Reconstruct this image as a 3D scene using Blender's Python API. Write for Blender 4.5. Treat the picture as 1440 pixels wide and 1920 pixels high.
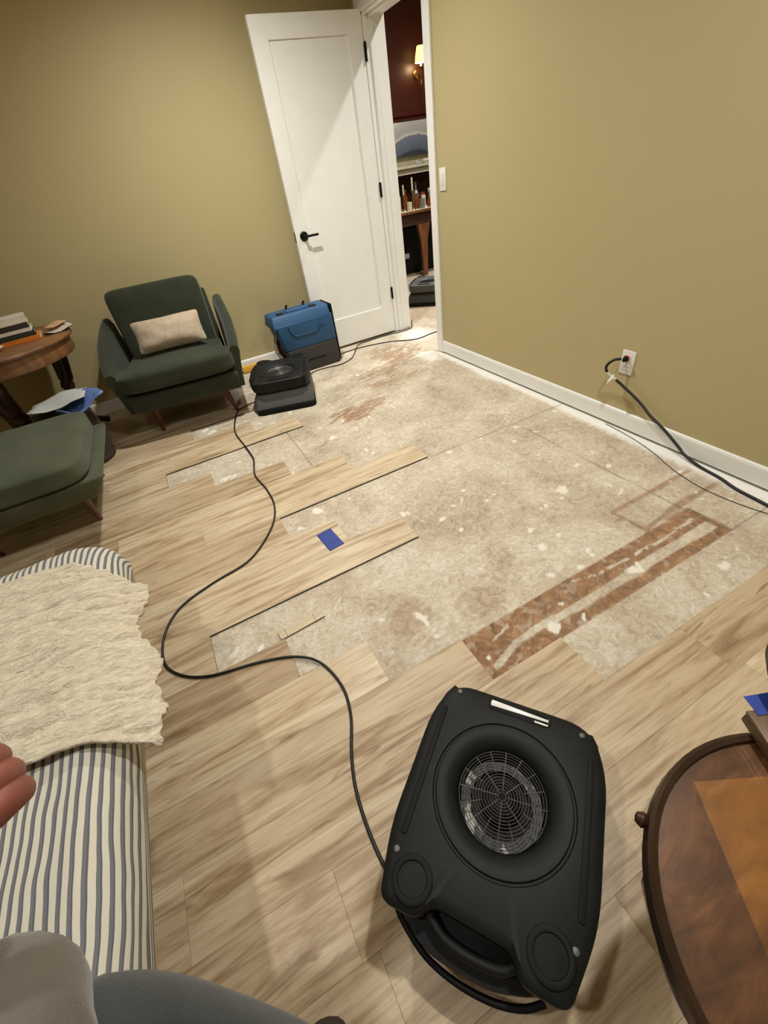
import bpy, bmesh, math, random
import numpy as np
from mathutils import Vector, Matrix, noise

random.seed(7)
R = math.radians
scene = bpy.context.scene
C = scene.collection
for _o in list(bpy.data.objects): bpy.data.objects.remove(_o)

# ------------------------------------------------------------------ camera
EYE = Vector((0.0, 0.0, 1.25))
WX = Vector((.87541569, -.39105399, .28411994))      # room axes seen from the camera
WY = Vector((-.46491755, -.52032671, .71631822))
WZ = Vector((-.1322839, -.75916856, -.63731003))
right = Vector((WX.x, WY.x, WZ.x)); down = Vector((WX.y, WY.y, WZ.y)); fwd = Vector((WX.z, WY.z, WZ.z))
cam_d = bpy.data.cameras.new('camera'); cam = bpy.data.objects.new('camera', cam_d); C.objects.link(cam)
m3 = Matrix((right, -down, -fwd)).transposed()
cam.matrix_world = Matrix.Translation(EYE) @ m3.to_quaternion().to_matrix().to_4x4()
cam_d.sensor_fit = 'VERTICAL'; cam_d.sensor_height = 36.0; cam_d.lens = 36.0 * 775.5 / 1920.0
cam_d.clip_start = 0.02; cam_d.clip_end = 60
scene.camera = cam

# ------------------------------------------------------------------ world, lamps, exposure
world = bpy.data.worlds.new('world'); scene.world = world; world.use_nodes = True
world.node_tree.nodes['Background'].inputs[0].default_value = (0.9, 0.8, 0.6, 1)
world.node_tree.nodes['Background'].inputs[1].default_value = 0.02
scene.view_settings.view_transform = 'Standard'
scene.view_settings.look = 'None'
scene.view_settings.exposure = 0.0
scene.view_settings.gamma = 1.0
scene.view_settings.use_curve_mapping = False
CEIL = 2.62
WARM = (1.0, 1.0, 0.975)
DOWNLIGHTS = [  # x, y, watts, radius   (recessed ceiling lamps)
    (0.75, 2.70, 50, .05),
    (0.95, 0.55, 29, .05),
    (-0.68, 0.40, 14, .05),
    (-0.68, -1.6, 5, .05),
    (0.95, -1.6, 5, .05),
]
HALL_LIGHTS = [(3.1, 3.05, 60, .05), (3.5, 4.9, 60, .05)]

# ------------------------------------------------------------------ helpers
def link(o):
    C.objects.link(o); return o

def set_tags(o, label=None, cat=None, group=None, kind=None):
    if label: o['label'] = label
    if cat: o['category'] = cat
    if group: o['group'] = group
    if kind: o['kind'] = kind
    return o

def thing(name, label, cat, loc=(0, 0, 0), rz=0.0, group=None):
    o = link(bpy.data.objects.new(name, None)); o.location = loc; o.rotation_euler = (0, 0, rz)
    o.empty_display_size = .05
    return set_tags(o, label, cat, group)

def obj(name, bm, mat, parent=None, smooth=True, ang=40, label=None):
    me = bpy.data.meshes.new(name)
    bmesh.ops.recalc_face_normals(bm, faces=bm.faces)
    bm.to_mesh(me); bm.free()
    if mat: me.materials.append(mat)
    for p in me.polygons: p.use_smooth = smooth
    if smooth and ang < 180: me.set_sharp_from_angle(angle=R(ang))
    o = link(bpy.data.objects.new(name, me))
    if parent: o.parent = parent
    if label: o['label'] = label
    return o

def structure(name, bm, mat, smooth=False, parent=None):
    o = obj(name, bm, mat, parent, smooth=smooth)
    if parent is None: o['kind'] = 'structure'
    return o

def join(bm, tmp, M=None):
    if M is not None: bmesh.ops.transform(tmp, matrix=M, verts=tmp.verts)
    me = bpy.data.meshes.new('tmp'); tmp.to_mesh(me); tmp.free(); bm.from_mesh(me); bpy.data.meshes.remove(me)

def box(bm, x0, x1, y0, y1, z0, z1, r=0.0, seg=2, M=None):
    t = bmesh.new(); bmesh.ops.create_cube(t, size=1)
    bmesh.ops.transform(t, matrix=Matrix.Translation(((x0+x1)/2, (y0+y1)/2, (z0+z1)/2)) @ Matrix.Diagonal((x1-x0, y1-y0, z1-z0, 1)), verts=t.verts)
    if r > 0: bmesh.ops.bevel(t, geom=t.edges, offset=r, segments=seg, profile=0.5, affect='EDGES')
    join(bm, t, M)

def hexa(bm, lo, hi, r=0, seg=3, M=None):
    """lo/hi: four (x,y,z) corners each, counter-clockwise: a tapered block"""
    t = bmesh.new(); a = [t.verts.new(p) for p in lo]; b = [t.verts.new(p) for p in hi]
    t.faces.new(a[::-1]); t.faces.new(b)
    for i in range(4): t.faces.new((a[i], a[(i+1) % 4], b[(i+1) % 4], b[i]))
    if r > 0: bmesh.ops.bevel(t, geom=t.edges, offset=r, segments=seg, profile=0.5, affect='EDGES')
    join(bm, t, M)

def rect(x0, x1, y0, y1, z): return [(x0, y0, z), (x1, y0, z), (x1, y1, z), (x0, y1, z)]

def prism(bm, poly, z0, z1, r=0.0, seg=2, M=None):
    t = bmesh.new(); a = [t.verts.new((p[0], p[1], z0)) for p in poly]; b = [t.verts.new((p[0], p[1], z1)) for p in poly]
    n = len(poly); t.faces.new(a[::-1]); t.faces.new(b); es = []
    for i in range(n): t.faces.new((a[i], a[(i+1) % n], b[(i+1) % n], b[i]))
    if r > 0:
        top = [e for e in t.edges if abs(e.verts[0].co.z - e.verts[1].co.z) < 1e-6]
        bmesh.ops.bevel(t, geom=top, offset=r, segments=seg, profile=0.5, affect='EDGES')
    join(bm, t, M)

def lathe(bm, prof, seg=32, M=None, close=True):
    t = bmesh.new(); rings = []
    for (r, z) in prof:
        rings.append([t.verts.new((r*math.cos(2*math.pi*k/seg), r*math.sin(2*math.pi*k/seg), z)) for k in range(seg)])
    for a, b in zip(rings, rings[1:]):
        for k in range(seg): t.faces.new((a[k], a[(k+1) % seg], b[(k+1) % seg], b[k]))
    if close:
        if prof[0][0] > 1e-5: t.faces.new(rings[0][::-1])
        if prof[-1][0] > 1e-5: t.faces.new(rings[-1])
    bmesh.ops.remove_doubles(t, verts=t.verts, dist=1e-6)
    join(bm, t, M)

def smooth_path(pts, n=8):
    P = [Vector(p) for p in pts]; P = [P[0]*2-P[1]] + P + [P[-1]*2-P[-2]]; out = []
    for i in range(1, len(P)-2):
        for k in range(n):
            t = k/n; a, b, c, d = P[i-1], P[i], P[i+1], P[i+2]
            out.append(0.5*((2*b) + (c-a)*t + (2*a-5*b+4*c-d)*t*t + (3*b-a-3*c+d)*t**3))
    out.append(P[-2]); return out

def tube(bm, pts, r, seg=8, n=8, rad=None, M=None, flat=1.0):
    path = smooth_path(pts, n) if n > 1 else [Vector(p) for p in pts]
    t = bmesh.new(); rings = []; up = Vector((0, 0, 1)); N = len(path)
    for i, p in enumerate(path):
        d = (path[min(i+1, N-1)] - path[max(i-1, 0)]).normalized()
        ref = up if abs(d.dot(up)) < .95 else Vector((0, 1, 0))
        s = d.cross(ref).normalized(); u = s.cross(d)
        rr = r if rad is None else float(np.interp(i/(N-1), np.linspace(0, 1, len(rad)), rad))
        rings.append([t.verts.new(p + rr*(math.cos(2*math.pi*k/seg)*s + flat*math.sin(2*math.pi*k/seg)*u)) for k in range(seg)])
    for a, b in zip(rings, rings[1:]):
        for k in range(seg): t.faces.new((a[k], a[(k+1) % seg], b[(k+1) % seg], b[k]))
    t.faces.new(rings[0][::-1]); t.faces.new(rings[-1])
    join(bm, t, M)

def cushion(bm, sx, sy, sz, n=14, e=5.0, puff=.25, M=None, wob=0.0, seed=0):
    """soft box: rounded superellipsoid edges, puffed middle; sx,sy,sz full sizes, centred"""
    t = bmesh.new(); bmesh.ops.create_cube(t, size=2)
    bmesh.ops.subdivide_edges(t, edges=t.edges, cuts=n, use_grid_fill=True)
    for v in t.verts:
        c = v.co; L = (abs(c.x)**e + abs(c.y)**e + abs(c.z)**e)**(1/e); c /= L
        w = (1-min(1, abs(c.x))**2)*(1-min(1, abs(c.y))**2)
        c.z *= (1-puff) + puff*w
        v.co = Vector((c.x*sx/2, c.y*sy/2, c.z*sz/2))
        if wob: v.co += Vector((0, 0, 1))*wob*noise.noise(v.co*9+Vector((seed, 0, 0)))
    join(bm, t, M)

def rpoly(pts, rs, seg=6):
    """round the corners of a polygon"""
    out = []; n = len(pts)
    for i in range(n):
        p = Vector(pts[i]); a = Vector(pts[i-1])-p; b = Vector(pts[(i+1) % n])-p
        r = rs[i] if isinstance(rs, (list, tuple)) else rs
        if r <= 0: out.append(tuple(p)); continue
        s = p + a.normalized()*r; e = p + b.normalized()*r
        for k in range(seg+1):
            t = k/seg; q = s*(1-t)**2 + p*2*t*(1-t) + e*t*t; out.append(tuple(q))
    return out

def Rz(a): return Matrix.Rotation(a, 4, 'Z')
def Rx(a): return Matrix.Rotation(a, 4, 'X')
def Ry(a): return Matrix.Rotation(a, 4, 'Y')
def T(x, y, z): return Matrix.Translation((x, y, z))

# ------------------------------------------------------------------ materials
def srgb(r, g, b):
    f = lambda c: (c/255/12.92) if c/255 <= .04045 else ((c/255+.055)/1.055)**2.4
    return (f(r), f(g), f(b), 1)

class NT:
    def __init__(s, name):
        s.m = bpy.data.materials.new(name); s.m.use_nodes = True; s.t = s.m.node_tree; s.b = s.t.nodes['Principled BSDF']
        s.out = s.t.nodes['Material Output']
    def n(s, typ, **kw):
        nd = s.t.nodes.new(typ)
        for k, v in kw.items():
            if k.startswith('i_'):
                key = k[2:]; nd.inputs[int(key) if key.isdigit() else key.replace('_', ' ')].default_value = v
            else: setattr(nd, k, v)
        return nd
    def l(s, a, b): s.t.links.new(a, b)
    def coord(s, scale=(1, 1, 1), src='Object', rot=(0, 0, 0)):
        tc = s.n('ShaderNodeTexCoord'); mp = s.n('ShaderNodeMapping'); mp.inputs['Scale'].default_value = scale; mp.inputs['Rotation'].default_value = rot
        s.l(tc.outputs[src], mp.inputs['Vector']); return mp.outputs[0]
    def noise(s, vec, scale=5, detail=4, rough=.55, dist=0):
        nd = s.n('ShaderNodeTexNoise'); nd.inputs['Scale'].default_value = scale; nd.inputs['Detail'].default_value = detail
        nd.inputs['Roughness'].default_value = rough; nd.inputs['Distortion'].default_value = dist
        if vec is not None: s.l(vec, nd.inputs['Vector'])
        return nd.outputs['Fac']
    def ramp(s, fac, stops, interp='LINEAR'):
        nd = s.n('ShaderNodeValToRGB'); cr = nd.color_ramp; cr.interpolation = interp
        while len(cr.elements) > 1: cr.elements.remove(cr.elements[-1])
        for i, (p, c) in enumerate(stops):
            el = cr.elements[0] if i == 0 else cr.elements.new(p)
            el.position = p; el.color = c if len(c) == 4 else (*c, 1)
        s.l(fac, nd.inputs[0]); return nd.outputs[0]
    def mix(s, fac, a, b, mode='MIX'):
        nd = s.n('ShaderNodeMix', data_type='RGBA', blend_type=mode)
        for sock, v in ((nd.inputs[0], fac), (nd.inputs[6], a), (nd.inputs[7], b)):
            if hasattr(v, 'is_linked') or isinstance(v, bpy.types.NodeSocket): s.l(v, sock)
            else: sock.default_value = v
        return nd.outputs[2]
    def math(s, op, a, b=0.0):
        nd = s.n('ShaderNodeMath', operation=op)
        for sock, v in ((nd.inputs[0], a), (nd.inputs[1], b)):
            if isinstance(v, bpy.types.NodeSocket): s.l(v, sock)
            else: sock.default_value = v
        return nd.outputs[0]
    def bump(s, h, strength=.3, dist=.01):
        nd = s.n('ShaderNodeBump'); nd.inputs['Strength'].default_value = strength; nd.inputs['Distance'].default_value = dist
        s.l(h, nd.inputs['Height']); s.l(nd.outputs[0], s.b.inputs['Normal'])
    def col(s, v):
        if isinstance(v, bpy.types.NodeSocket): s.l(v, s.b.inputs['Base Color'])
        else: s.b.inputs['Base Color'].default_value = v
    def rough(s, v): s.b.inputs['Roughness'].default_value = v

def plain(name, col, rough=.6, metal=0, var=.08, scale=8, bump=0, bscale=200, spec=.5, coat=0, sheen=0, trans=0):
    m = NT(name); v = m.coord(); f = m.noise(v, scale, 3)
    lo = tuple(c*(1-var) for c in col[:3])+(1,); hi = tuple(min(1, c*(1+var)) for c in col[:3])+(1,)
    m.col(m.ramp(f, [(.3, lo), (.7, hi)])); m.rough(rough); m.b.inputs['Metallic'].default_value = metal
    m.b.inputs['Specular IOR Level'].default_value = spec
    if coat: m.b.inputs['Coat Weight'].default_value = coat
    if sheen: m.b.inputs['Sheen Weight'].default_value = sheen; m.b.inputs['Sheen Roughness'].default_value = .5
    if trans: m.b.inputs['Transmission Weight'].default_value = trans
    if bump: m.bump(m.noise(v, bscale, 2), bump, .002)
    return m.m

def glow(name, col, strength):
    m = NT(name); m.col((0.8, .8, .8, 1)); m.b.inputs['Emission Color'].default_value = col; m.b.inputs['Emission Strength'].default_value = strength
    return m.m

M = {}
def wall_mat(name, c):
    m = NT(name); v = m.coord(); f = m.noise(v, 1.3, 3)
    m.col(m.ramp(f, [(.3, tuple(x*.97 for x in c[:3])+(1,)), (.7, c)])); m.rough(.55); m.b.inputs['Specular IOR Level'].default_value = .3
    m.bump(m.noise(v, 160, 3), .12, .002); return m.m
M['wall'] = wall_mat('mustard_paint', srgb(188, 173, 127))
M['maroon'] = plain('maroon_paint', srgb(78, 36, 26), .4)
M['olive'] = plain('olive_paint', srgb(172, 164, 132), .6)
M['ceiling'] = plain('ceiling_white', srgb(225, 218, 200), .9)
M['white'] = plain('white_satin', srgb(238, 236, 228), .38, var=.02)
M['black_metal'] = plain('black_metal', srgb(20, 20, 20), .35, metal=.6)
M['black'] = plain('black_plastic', srgb(24, 25, 23), .55, bump=.12, bscale=500, var=.15, scale=30, spec=.22)
M['black2'] = plain('black_plastic_dark', srgb(11, 11, 10), .6, spec=.2)
im_ = NT('lit_patch_impeller'); im_.col(im_.ramp(im_.noise(im_.coord(), 26, 3, .6, .5), [(.50, srgb(16, 16, 15)), (.56, srgb(60, 58, 52)), (.62, srgb(190, 186, 172))])); im_.rough(.5); M['impeller'] = im_.m  # pale noise patches paint the light seen through the intake
M['guard'] = plain('dark_guard_wire', srgb(96, 93, 86), .45, metal=.2)
M['grey_pl'] = plain('grey_plastic', srgb(84, 87, 86), .6, bump=.2, bscale=400)
M['cord'] = plain('black_rubber', srgb(18, 17, 16), .45)
M['wire'] = plain('grey_wire', srgb(120, 116, 108), .4, metal=.5)
M['blue_pl'] = plain('blue_plastic', srgb(32, 78, 116), .55, bump=.2, bscale=300, var=.06)
M['dkgrey_pl'] = plain('charcoal_plastic', srgb(50, 48, 44), .6, bump=.2, bscale=300)
M['clear'] = plain('cloudy_vinyl', srgb(190, 180, 160), .3, trans=.5)
M['plate'] = plain('white_plastic', srgb(232, 228, 218), .3, var=.01)
M['red'] = plain('red_plastic', srgb(200, 60, 60), .4)
M['tape'] = plain('blue_tape', srgb(38, 60, 140), .6, var=.12, scale=40)
M['orange'] = plain('orange_paper', srgb(214, 120, 30), .6)
M['yellow'] = plain('yellow_foam', srgb(232, 176, 60), .6)
M['paper'] = plain('paper_white', srgb(214, 206, 188), .7, var=.06, scale=30)
M['paper_dk'] = plain('book_dark', srgb(46, 36, 34), .6)
M['paper_gn'] = plain('book_green', srgb(30, 40, 26), .6)
M['greypaper'] = plain('paper_grey', srgb(186, 186, 180), .7, var=.1, scale=60)
M['bluepaper'] = plain('blue_print', srgb(92, 116, 170), .45, var=.25, scale=40)
M['skin'] = plain('skin', srgb(146, 84, 70), .5, var=.10, scale=25, bump=.25, bscale=120)
M['skin'].node_tree.nodes['Principled BSDF'].inputs['Subsurface Weight'].default_value = .12
M['skin'].node_tree.nodes['Principled BSDF'].inputs['Subsurface Scale'].default_value = .01
M['hair'] = plain('brown_hair', srgb(60, 42, 30), .6)
M['sweater'] = plain('grey_knit', srgb(108, 99, 88), .95, var=.10, scale=14, bump=.5, bscale=350, sheen=.3)
M['denim'] = plain('slate_velour', srgb(62, 68, 70), .9, var=.22, scale=14, bump=.4, bscale=300, sheen=.3)
M['shoe'] = plain('brown_felt', srgb(58, 48, 36), .9, var=.2, scale=60, bump=.5, bscale=200)
M['basket'] = plain('dark_weave', srgb(62, 52, 40), .85, var=.3, scale=50, bump=.6, bscale=90)
M['glass'] = plain('frosted_glass', srgb(186, 186, 160), .25, trans=.6)
M['brass'] = plain('brass', srgb(150, 120, 70), .3, metal=.9)
M['cream'] = plain('cream_paint', srgb(210, 204, 178), .6)
M['void'] = plain('void_black', srgb(10, 8, 7), .9)

def fabric(name, c1, c2, wscale=260, sheen=.15):
    m = NT(name); v = m.coord(); f = m.noise(v, 5, 4); g = m.noise(m.coord((1, 1, .3)), wscale, 2)
    k = m.math('ADD', m.math('MULTIPLY', f, .6), m.math('MULTIPLY', g, .4))
    m.col(m.ramp(k, [(.35, c1), (.65, c2)])); m.rough(.95); m.b.inputs['Sheen Weight'].default_value = sheen
    m.b.inputs['Specular IOR Level'].default_value = .2
    m.bump(g, .5, .003); return m.m
M['green'] = fabric('dark_green_velvet', srgb(44, 48, 34), srgb(58, 62, 46))
M['green2'] = fabric('sage_green_velvet', srgb(66, 72, 52), srgb(88, 92, 70))
M['pillow'] = fabric('oatmeal_linen', srgb(168, 148, 124), srgb(200, 182, 158), 120, .2)

def wood(name, stops, scale=(1, 1, 1), rough=.35, coat=.0, ns=3, bump=.1):
    m = NT(name); v = m.coord(scale); f = m.noise(v, ns, 6, .6, 1.0)
    m.col(m.ramp(f, stops)); m.rough(rough); m.b.inputs['Coat Weight'].default_value = coat; m.b.inputs['Coat Roughness'].default_value = .2
    m.bump(f, bump, .003); return m.m
M['leg'] = wood('walnut_leg', [(.3, srgb(60, 30, 20)), (.7, srgb(104, 56, 36))], (8, 8, 1))
M['mahog'] = wood('mahogany_top', [(.3, srgb(104, 70, 42)), (.7, srgb(150, 106, 66))], (1.5, 10, 1), .4, .1)
M['mahog_dk'] = wood('dark_mahogany', [(.3, srgb(34, 16, 11)), (.7, srgb(64, 32, 20))], (6, 6, 1), .35)
M['buffet'] = wood('brown_buffet', [(.3, srgb(90, 52, 28)), (.7, srgb(134, 84, 46))], (8, 8, 1), .35)

# worn copper-brown round table top, a reflection painted as dark tone beside a tan patch
def tray_mat():
    m = NT('worn_veneer'); v = m.coord((3, 9, 1), rot=(0, 0, .9)); f = m.noise(v, 2.2, 6, .62, 1.5)
    g = m.noise(m.coord(), 9, 3)
    k = m.math('ADD', m.math('MULTIPLY', f, .7), m.math('MULTIPLY', g, .3))
    c1 = m.ramp(k, [(.3, srgb(50, 34, 24)), (.5, srgb(92, 60, 36)), (.7, srgb(132, 88, 50))])
    c2 = m.ramp(k, [(.3, srgb(96, 58, 26)), (.55, srgb(140, 92, 42)), (.75, srgb(160, 112, 56))])
    tc = m.n('ShaderNodeTexCoord'); sp = m.n('ShaderNodeSeparateXYZ'); m.l(tc.outputs['Object'], sp.inputs[0])
    a = m.math('GREATER_THAN', m.math('SUBTRACT', m.math('MULTIPLY', sp.outputs[0], .84), m.math('MULTIPLY', sp.outputs[1], .54)), -.129)
    b = m.math('LESS_THAN', m.math('ADD', m.math('MULTIPLY', sp.outputs[0], .443), m.math('MULTIPLY', sp.outputs[1], .896)), .183)
    fade = m.ramp(m.math('ADD', sp.outputs[1], m.math('MULTIPLY', g, .10)), [(.07, (0, 0, 0, 1)), (.16, (1, 1, 1, 1))])
    msk = m.math('MULTIPLY', m.math('MULTIPLY', a, b), fade)
    m.col(m.mix(msk, c1, c2)); m.rough(.28); m.b.inputs['Coat Weight'].default_value = .4; m.bump(k, .15, .003)
    return m.m
M['tray'] = tray_mat()
M['tray_rim'] = plain('bronze_rim', srgb(62, 44, 26), .4, metal=.5, var=.25, scale=20)

# laminate planks: every plank carries its own random value in the colour attribute
def plank_mat():
    m = NT('maple_laminate')
    at = m.n('ShaderNodeAttribute', attribute_name='rnd'); sep = m.n('ShaderNodeSeparateColor'); m.l(at.outputs['Color'], sep.inputs[0])
    tc = m.n('ShaderNodeTexCoord'); off = m.n('ShaderNodeVectorMath', operation='SCALE'); m.l(at.outputs['Color'], off.inputs[0]); off.inputs[3].default_value = 37
    ad = m.n('ShaderNodeVectorMath', operation='ADD'); m.l(tc.outputs['Object'], ad.inputs[0]); m.l(off.outputs[0], ad.inputs[1])
    def mp(s):
        k = m.n('ShaderNodeMapping'); k.inputs['Scale'].default_value = s; m.l(ad.outputs[0], k.inputs[0]); return k.outputs[0]
    broad = m.noise(mp((1.0, 10, 1)), 1.7, 6, .6, 1.4)
    fine = m.noise(mp((3, 60, 1)), 2.0, 5, .6, .3)
    knots = m.noise(mp((2.2, 14, 1)), 1.3, 3, .5, 2.5)
    base = m.ramp(broad, [(.28, srgb(142, 118, 90)), (.38, srgb(180, 158, 126)), (.50, srgb(214, 196, 166)), (.70, srgb(232, 219, 192))])
    fr = m.ramp(fine, [(.45, (0, 0, 0, 1)), (.75, (.55, .55, .55, 1))])
    base = m.mix(fr, base, srgb(158, 132, 100), 'MIX')
    kn = m.ramp(knots, [(.63, (0, 0, 0, 1)), (.74, (.7, .7, .7, 1))])
    base = m.mix(kn, base, srgb(142, 114, 84))
    tone = m.ramp(sep.outputs[0], [(0, srgb(214, 202, 190)), (.5, srgb(240, 232, 222)), (1, srgb(255, 250, 242))])
    base = m.mix(1.0, base, tone, 'MULTIPLY')
    m.col(base); m.rough(.42); m.b.inputs['Specular IOR Level'].default_value = .4
    m.bump(fine, .06, .002); return m.m
M['plank'] = plank_mat()

def sub_mat():
    """particle board subfloor; R = brown glue, G = white chips, B = dark joint, A = whitish edge band and doorway patches"""
    m = NT('dusty_particle_board'); v = m.coord()
    at = m.n('ShaderNodeAttribute', attribute_name='marks'); sp = m.n('ShaderNodeSeparateColor'); m.l(at.outputs['Color'], sp.inputs[0])
    f1 = m.noise(v, 3, 6, .6, .6); f2 = m.noise(v, 26, 5, .65, 1.5); f3 = m.noise(m.coord((1, 3, 1)), 70, 4, .6, 2)
    k = m.math('ADD', m.math('ADD', m.math('MULTIPLY', f1, .35), m.math('MULTIPLY', f2, .35)), m.math('MULTIPLY', f3, .30))
    base = m.ramp(k, [(.38, srgb(160, 142, 120)), (.46, srgb(190, 174, 150)), (.53, srgb(208, 195, 172)), (.61, srgb(226, 216, 198))])
    # scraped chip texture: pale flecks and brown scratches
    vo = m.n('ShaderNodeTexVoronoi'); vo.inputs['Scale'].default_value = 34; vo.inputs['Randomness'].default_value = 1
    m.l(m.coord((1, 2.2, 1), rot=(0, 0, .6)), vo.inputs['Vector'])
    fl = m.ramp(m.math('ADD', vo.outputs['Distance'], m.math('MULTIPLY', f3, .25)), [(.22, (1, 1, 1, 1)), (.32, (0, 0, 0, 1))])
    gate = m.ramp(m.noise(v, 7, 3), [(.54, (0, 0, 0, 1)), (.64, (.8, .8, .8, 1))])
    base = m.mix(m.math('MULTIPLY', fl, gate), base, srgb(222, 210, 190))
    rg = m.ramp(m.noise(m.coord((1, 2.4, 1), rot=(0, 0, -.5)), 22, 5, .65, 2.2), [(.60, (0, 0, 0, 1)), (.68, (.5, .5, .5, 1))])
    base = m.mix(rg, base, srgb(164, 138, 110))
    brown = m.ramp(m.noise(v, 18, 6, .7, 1.2), [(.35, srgb(112, 82, 58)), (.55, srgb(156, 116, 80)), (.68, srgb(186, 146, 108))])
    base = m.mix(sp.outputs[0], base, brown)
    base = m.mix(sp.outputs[1], base, srgb(236, 228, 212))
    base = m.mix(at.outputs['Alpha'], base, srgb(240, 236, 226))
    base = m.mix(sp.outputs[2], base, srgb(110, 92, 74))
    m.col(base); m.rough(.85); m.b.inputs['Specular IOR Level'].default_value = .2
    m.bump(k, .4, .002); return m.m
M['sub'] = sub_mat()

def ticking_mat():
    m = NT('ticking_stripe'); uv = m.n('ShaderNodeUVMap'); sp = m.n('ShaderNodeSeparateXYZ'); m.l(uv.outputs[0], sp.inputs[0])
    wob = m.noise(m.coord(), 2.2, 2)
    x = m.math('ADD', m.math('ADD', m.math('MULTIPLY', sp.outputs[0], 60.0), m.math('MULTIPLY', wob, 1.8)), m.math('MULTIPLY', m.noise(m.coord((1, .6, 1)), 9, 2), 1.3))
    f = m.math('FRACT', x)
    W = srgb(212, 205, 186); G = srgb(96, 98, 106); B = srgb(112, 100, 90)
    c = m.ramp(f, [(0, W), (.50, W), (.55, G), (.65, srgb(128, 128, 132)), (.70, B), (.76, srgb(130, 128, 130)), (.83, G), (.93, G), (.98, W)])
    m.col(c); m.rough(.95); m.b.inputs['Specular IOR Level'].default_value = .15
    m.bump(m.noise(m.coord(), 400, 2), .3, .002); return m.m
M['ticking'] = ticking_mat()

def muslin_mat():
    m = NT('cream_muslin'); v = m.coord((1, 2.6, 2)); f = m.noise(v, 34, 4, .6, 1.2); g = m.noise(m.coord(), 500, 2)
    m.col(m.ramp(f, [(.3, srgb(214, 200, 172)), (.7, srgb(240, 226, 200))])); m.rough(.98); m.b.inputs['Specular IOR Level'].default_value = .1
    m.bump(m.math('ADD', f, m.math('MULTIPLY', g, .15)), .8, .014); return m.m
M['muslin'] = muslin_mat()

def painting_mat():
    m = NT('landscape_canvas'); tc = m.n('ShaderNodeTexCoord'); sp = m.n('ShaderNodeSeparateXYZ'); m.l(tc.outputs['Object'], sp.inputs[0])
    n1 = m.noise(m.coord((3, 1, 1)), 6, 5, .6, .5)
    hill = m.math('SUBTRACT', m.math('ADD', sp.outputs[2], m.math('MULTIPLY', m.math('POWER', m.math('ABSOLUTE', sp.outputs[0]), 2.0), .75)), m.math('MULTIPLY', n1, .05))
    c = m.ramp(m.math('ADD', m.math('MULTIPLY', hill, 2.2), .5), [(.16, srgb(58, 62, 66)), (.22, srgb(92, 102, 116)), (.52, srgb(112, 120, 134)), (.545, srgb(206, 202, 186)), (.62, srgb(168, 166, 158)), (.85, srgb(182, 180, 172)), (.95, srgb(214, 208, 190))])
    m.col(c); m.rough(.7); return m.m
M['canvas'] = painting_mat()

# ------------------------------------------------------------------ room shell
WXR = 1.945      # face of the right wall
YB = 3.93        # face of the back wall
XL, YN = -2.75, -2.6
DY0, DY1, DH = 3.005, 3.763, 2.045     # doorway in the right wall
WT = 0.165                              # wall thickness
SUBZ = -0.008
XH, YH = 5.2, 6.62                      # far room extents
YHN = 1.2

bm = bmesh.new(); box(bm, WXR, WXR+WT, YN, DY0, 0, CEIL); box(bm, WXR, WXR+WT, DY0, DY1, DH, CEIL); box(bm, WXR, WXR+WT, DY1, YB+.1, 0, CEIL)
structure('wall_right', bm, M['wall'])
bm = bmesh.new(); box(bm, XL-.1, WXR, YB, YB+.1, 0, CEIL); structure('wall_back', bm, M['wall'])
bm = bmesh.new(); box(bm, XL-.1, XL, YN-.1, YB+.1, 0, CEIL); structure('wall_left', bm, M['wall'])
bm = bmesh.new(); box(bm, XL, WXR+WT, YN-.1, YN, 0, CEIL); structure('wall_near', bm, M['wall'])
bm = bmesh.new(); box(bm, XL-.1, WXR+WT, YN-.1, YB+.1, CEIL, CEIL+.1); structure('ceiling', bm, M['ceiling'])

# baseboards (the flooring is gone, so a dark gap shows under the right one)
def baseboard(name, a, b, nrm, z0=.0):
    a = Vector(a); b = Vector(b); d = (b-a).normalized(); n = Vector(nrm); L = (b-a).length
    prof = [(0.0005, z0), (.013, z0), (.013, .078), (.010, .088), (.006, .092), (0.0005, .092)]
    bm = bmesh.new(); r0 = [bm.verts.new((*(a+n*p), z)) for p, z in prof]; r1 = [bm.verts.new((*(b+n*p), z)) for p, z in prof]
    k = len(prof)
    for i in range(k): bm.faces.new((r0[i], r0[(i+1) % k], r1[(i+1) % k], r1[i]))
    bm.faces.new(r0[::-1]); bm.faces.new(r1)
    return structure(name, bm, M['white'])
baseboard('baseboard_right', (WXR, YN), (WXR, DY0-.072), (-1, 0), .006)
baseboard('baseboard_back', (XL, YB), (WXR-.02, YB), (0, -1), .0)
baseboard('baseboard_left', (XL, YN), (XL, YB-.02), (1, 0), .0)
baseboard('baseboard_near', (XL+.02, YN), (WXR-.02, YN), (0, 1), .0)

# door casing and jambs
bm = bmesh.new()
for (y0, y1) in ((DY0-.070, DY0+.004), (DY1-.004+.012, DY1+.078)):
    box(bm, WXR-.017, WXR-.0005, y0, y1, 0, DH+.07, .003)
box(bm, WXR-.0175, WXR-.0005, DY0-.070, DY1+.078, DH-.004, DH+.072, .003)
structure('trim_1', bm, M['white'])
bm = bmesh.new()
box(bm, WXR-.002, WXR+WT+.002, DY0, DY0+.014, 0, DH); box(bm, WXR-.002, WXR+WT+.002, DY1-.002, DY1+.012, 0, DH)
box(bm, WXR-.002, WXR+WT+.002, DY0, DY1+.012, DH-.014, DH+.002)
for x0 in (WXR+.040,):
    box(bm, x0, x0+.035, DY0+.014, DY0+.024, 0, DH-.014, .002); box(bm, x0, x0+.035, DY1-.012, DY1-.002, 0, DH-.014, .002)
    box(bm, x0, x0+.035, DY0+.014, DY1-.002, DH-.024, DH-.014, .002)
structure('trim_2', bm, M['white'])

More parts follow.
